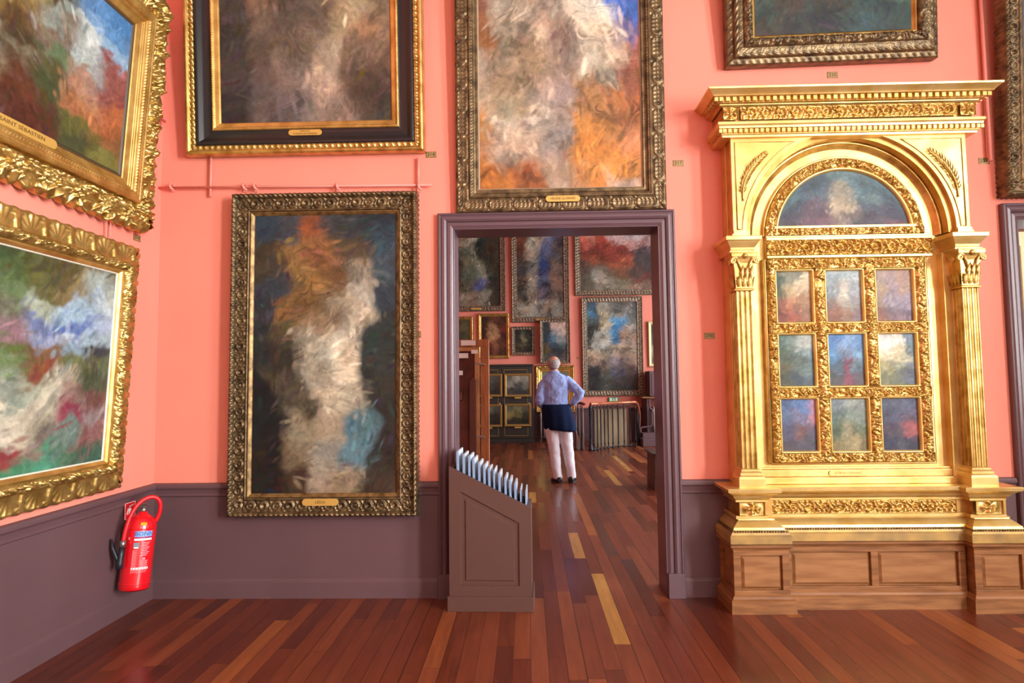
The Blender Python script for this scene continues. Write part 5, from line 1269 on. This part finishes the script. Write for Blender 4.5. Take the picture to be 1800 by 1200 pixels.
    for (py, px, rx, ry, amp) in ((712.5, 979.5, .176, .125, .0), (715, 979.7, .190, .140, .003), (722, 980.5, .200, .155, .006), (734, 983, .208, .168, .009), (746, 985, .212, .176, .012), (754, 985, .212, .172, .013), (757, 985, .200, .158, .010)):
        r1 = []
        for i in range(N_):
            a = 2*PI*i/N_; k = 1+amp/.18*math.cos(9*a+py*.05); zz = Z_(py)+(.022*math.cos(a) if py > 745 else 0)*-1
            r1.append((X_(px)+rx*k*math.cos(a), (ry*k*math.sin(a)), zz))
        rr.append(r1)
    b.loft(rr, cap=False); sw = b.build('sweater', NAVY, body); so = sw.modifiers.new('t', 'SOLIDIFY'); so.thickness = .012
    b = MB(); b.tube(crom([(X_(963), .14, Z_(716)), (X_(975), .165, Z_(719)), (X_(983), .17, Z_(722)), (X_(995), .15, Z_(717))], 4), .028, 8); b.tube(crom([(X_(982), .175, Z_(722)), (X_(978), .19, Z_(735)), (X_(977), .185, Z_(750))], 4), [.026]*8+[.02], 8) ; b.build('sweater_sleeve', NAVY, body)
    # --- shoes
    for (px, cy, rz) in ((979.5, .02, .30), (1005.5, .05, -.22)):
        b = MB(); c, s_ = math.cos(rz), math.sin(rz)
        def sr(y, w_, h0, h1): return [((X_(px)+(w_*math.cos(t))*c-y*s_), cy+y*c+(w_*math.cos(t))*s_, h0+(h1-h0)*(.5+.5*math.sin(t))) for t in np.linspace(0, 2*PI, 17)[:-1]]
        b.loft([sr(-.125, .024, .016, .07), sr(-.112, .040, .010, .088), (sr(-.05, .040, .010, .100)), sr(.0, .040, .010, .092), sr(.06, .046, .010, .068), sr(.12, .048, .010, .056), sr(.16, .038, .012, .046), sr(.178, .018, .016, .036)])
        sho = b.build('shoe', SHOE, body)
        b = MB(); b.prism_z([((X_(px)+x*c-y*s_), cy+y*c+x*s_) for x, y in ((-.034, -.10), (.034, -.10), (.042, -.04), (.050, .08), (.046, .14), (.02, .182), (-.02, .182), (-.046, .14), (-.050, .08), (-.042, -.04))], 0, .014); b.build('sole', SOLE, sho)
    return body
person()

# ================================================================== LIGHT (daylight through the windows)
def window_light(name, loc, rot, sx, sy, power, col=(.96, .98, 1.0)):
    l = bpy.data.lights.new(name, 'AREA'); l.shape = 'RECTANGLE'; l.size = sx; l.size_y = sy; l.energy = power; l.color = col
    o = bpy.data.objects.new(name, l); COL.objects.link(o); o.location = loc; o.rotation_euler = rot
    return o
for (a, c), pw in zip(WIN_R, P_R): window_light('daylight', (XR+.2, (a+c)/2, 2.8), (0, PI/2, 0), 3.6, c-a-.1, pw)
for (a, c), pw in zip(WIN_B, P_B): window_light('daylight', ((a+c)/2, YB-.2, 2.9), (PI/2, 0, 0), c-a-.1, 3.4, pw)
for (a, c), pw in zip([(5.2, 6.9), (8.0, 9.8), (10.8, 12.4)], P_2): window_light('daylight', (XR+.2, (a+c)/2, 2.75), (0, PI/2, 0), 3.7, c-a-.1, pw, (.86, .93, 1.0))
wd = bpy.data.worlds.new('sky'); SC.world = wd; wd.use_nodes = True
wd.node_tree.nodes['Background'].inputs[0].default_value = (.75, .87, 1, 1); wd.node_tree.nodes['Background'].inputs[1].default_value = .6
SC.view_settings.view_transform = 'Standard'; SC.view_settings.look = 'None'; SC.view_settings.gamma = 1; SC.view_settings.exposure = EXPO
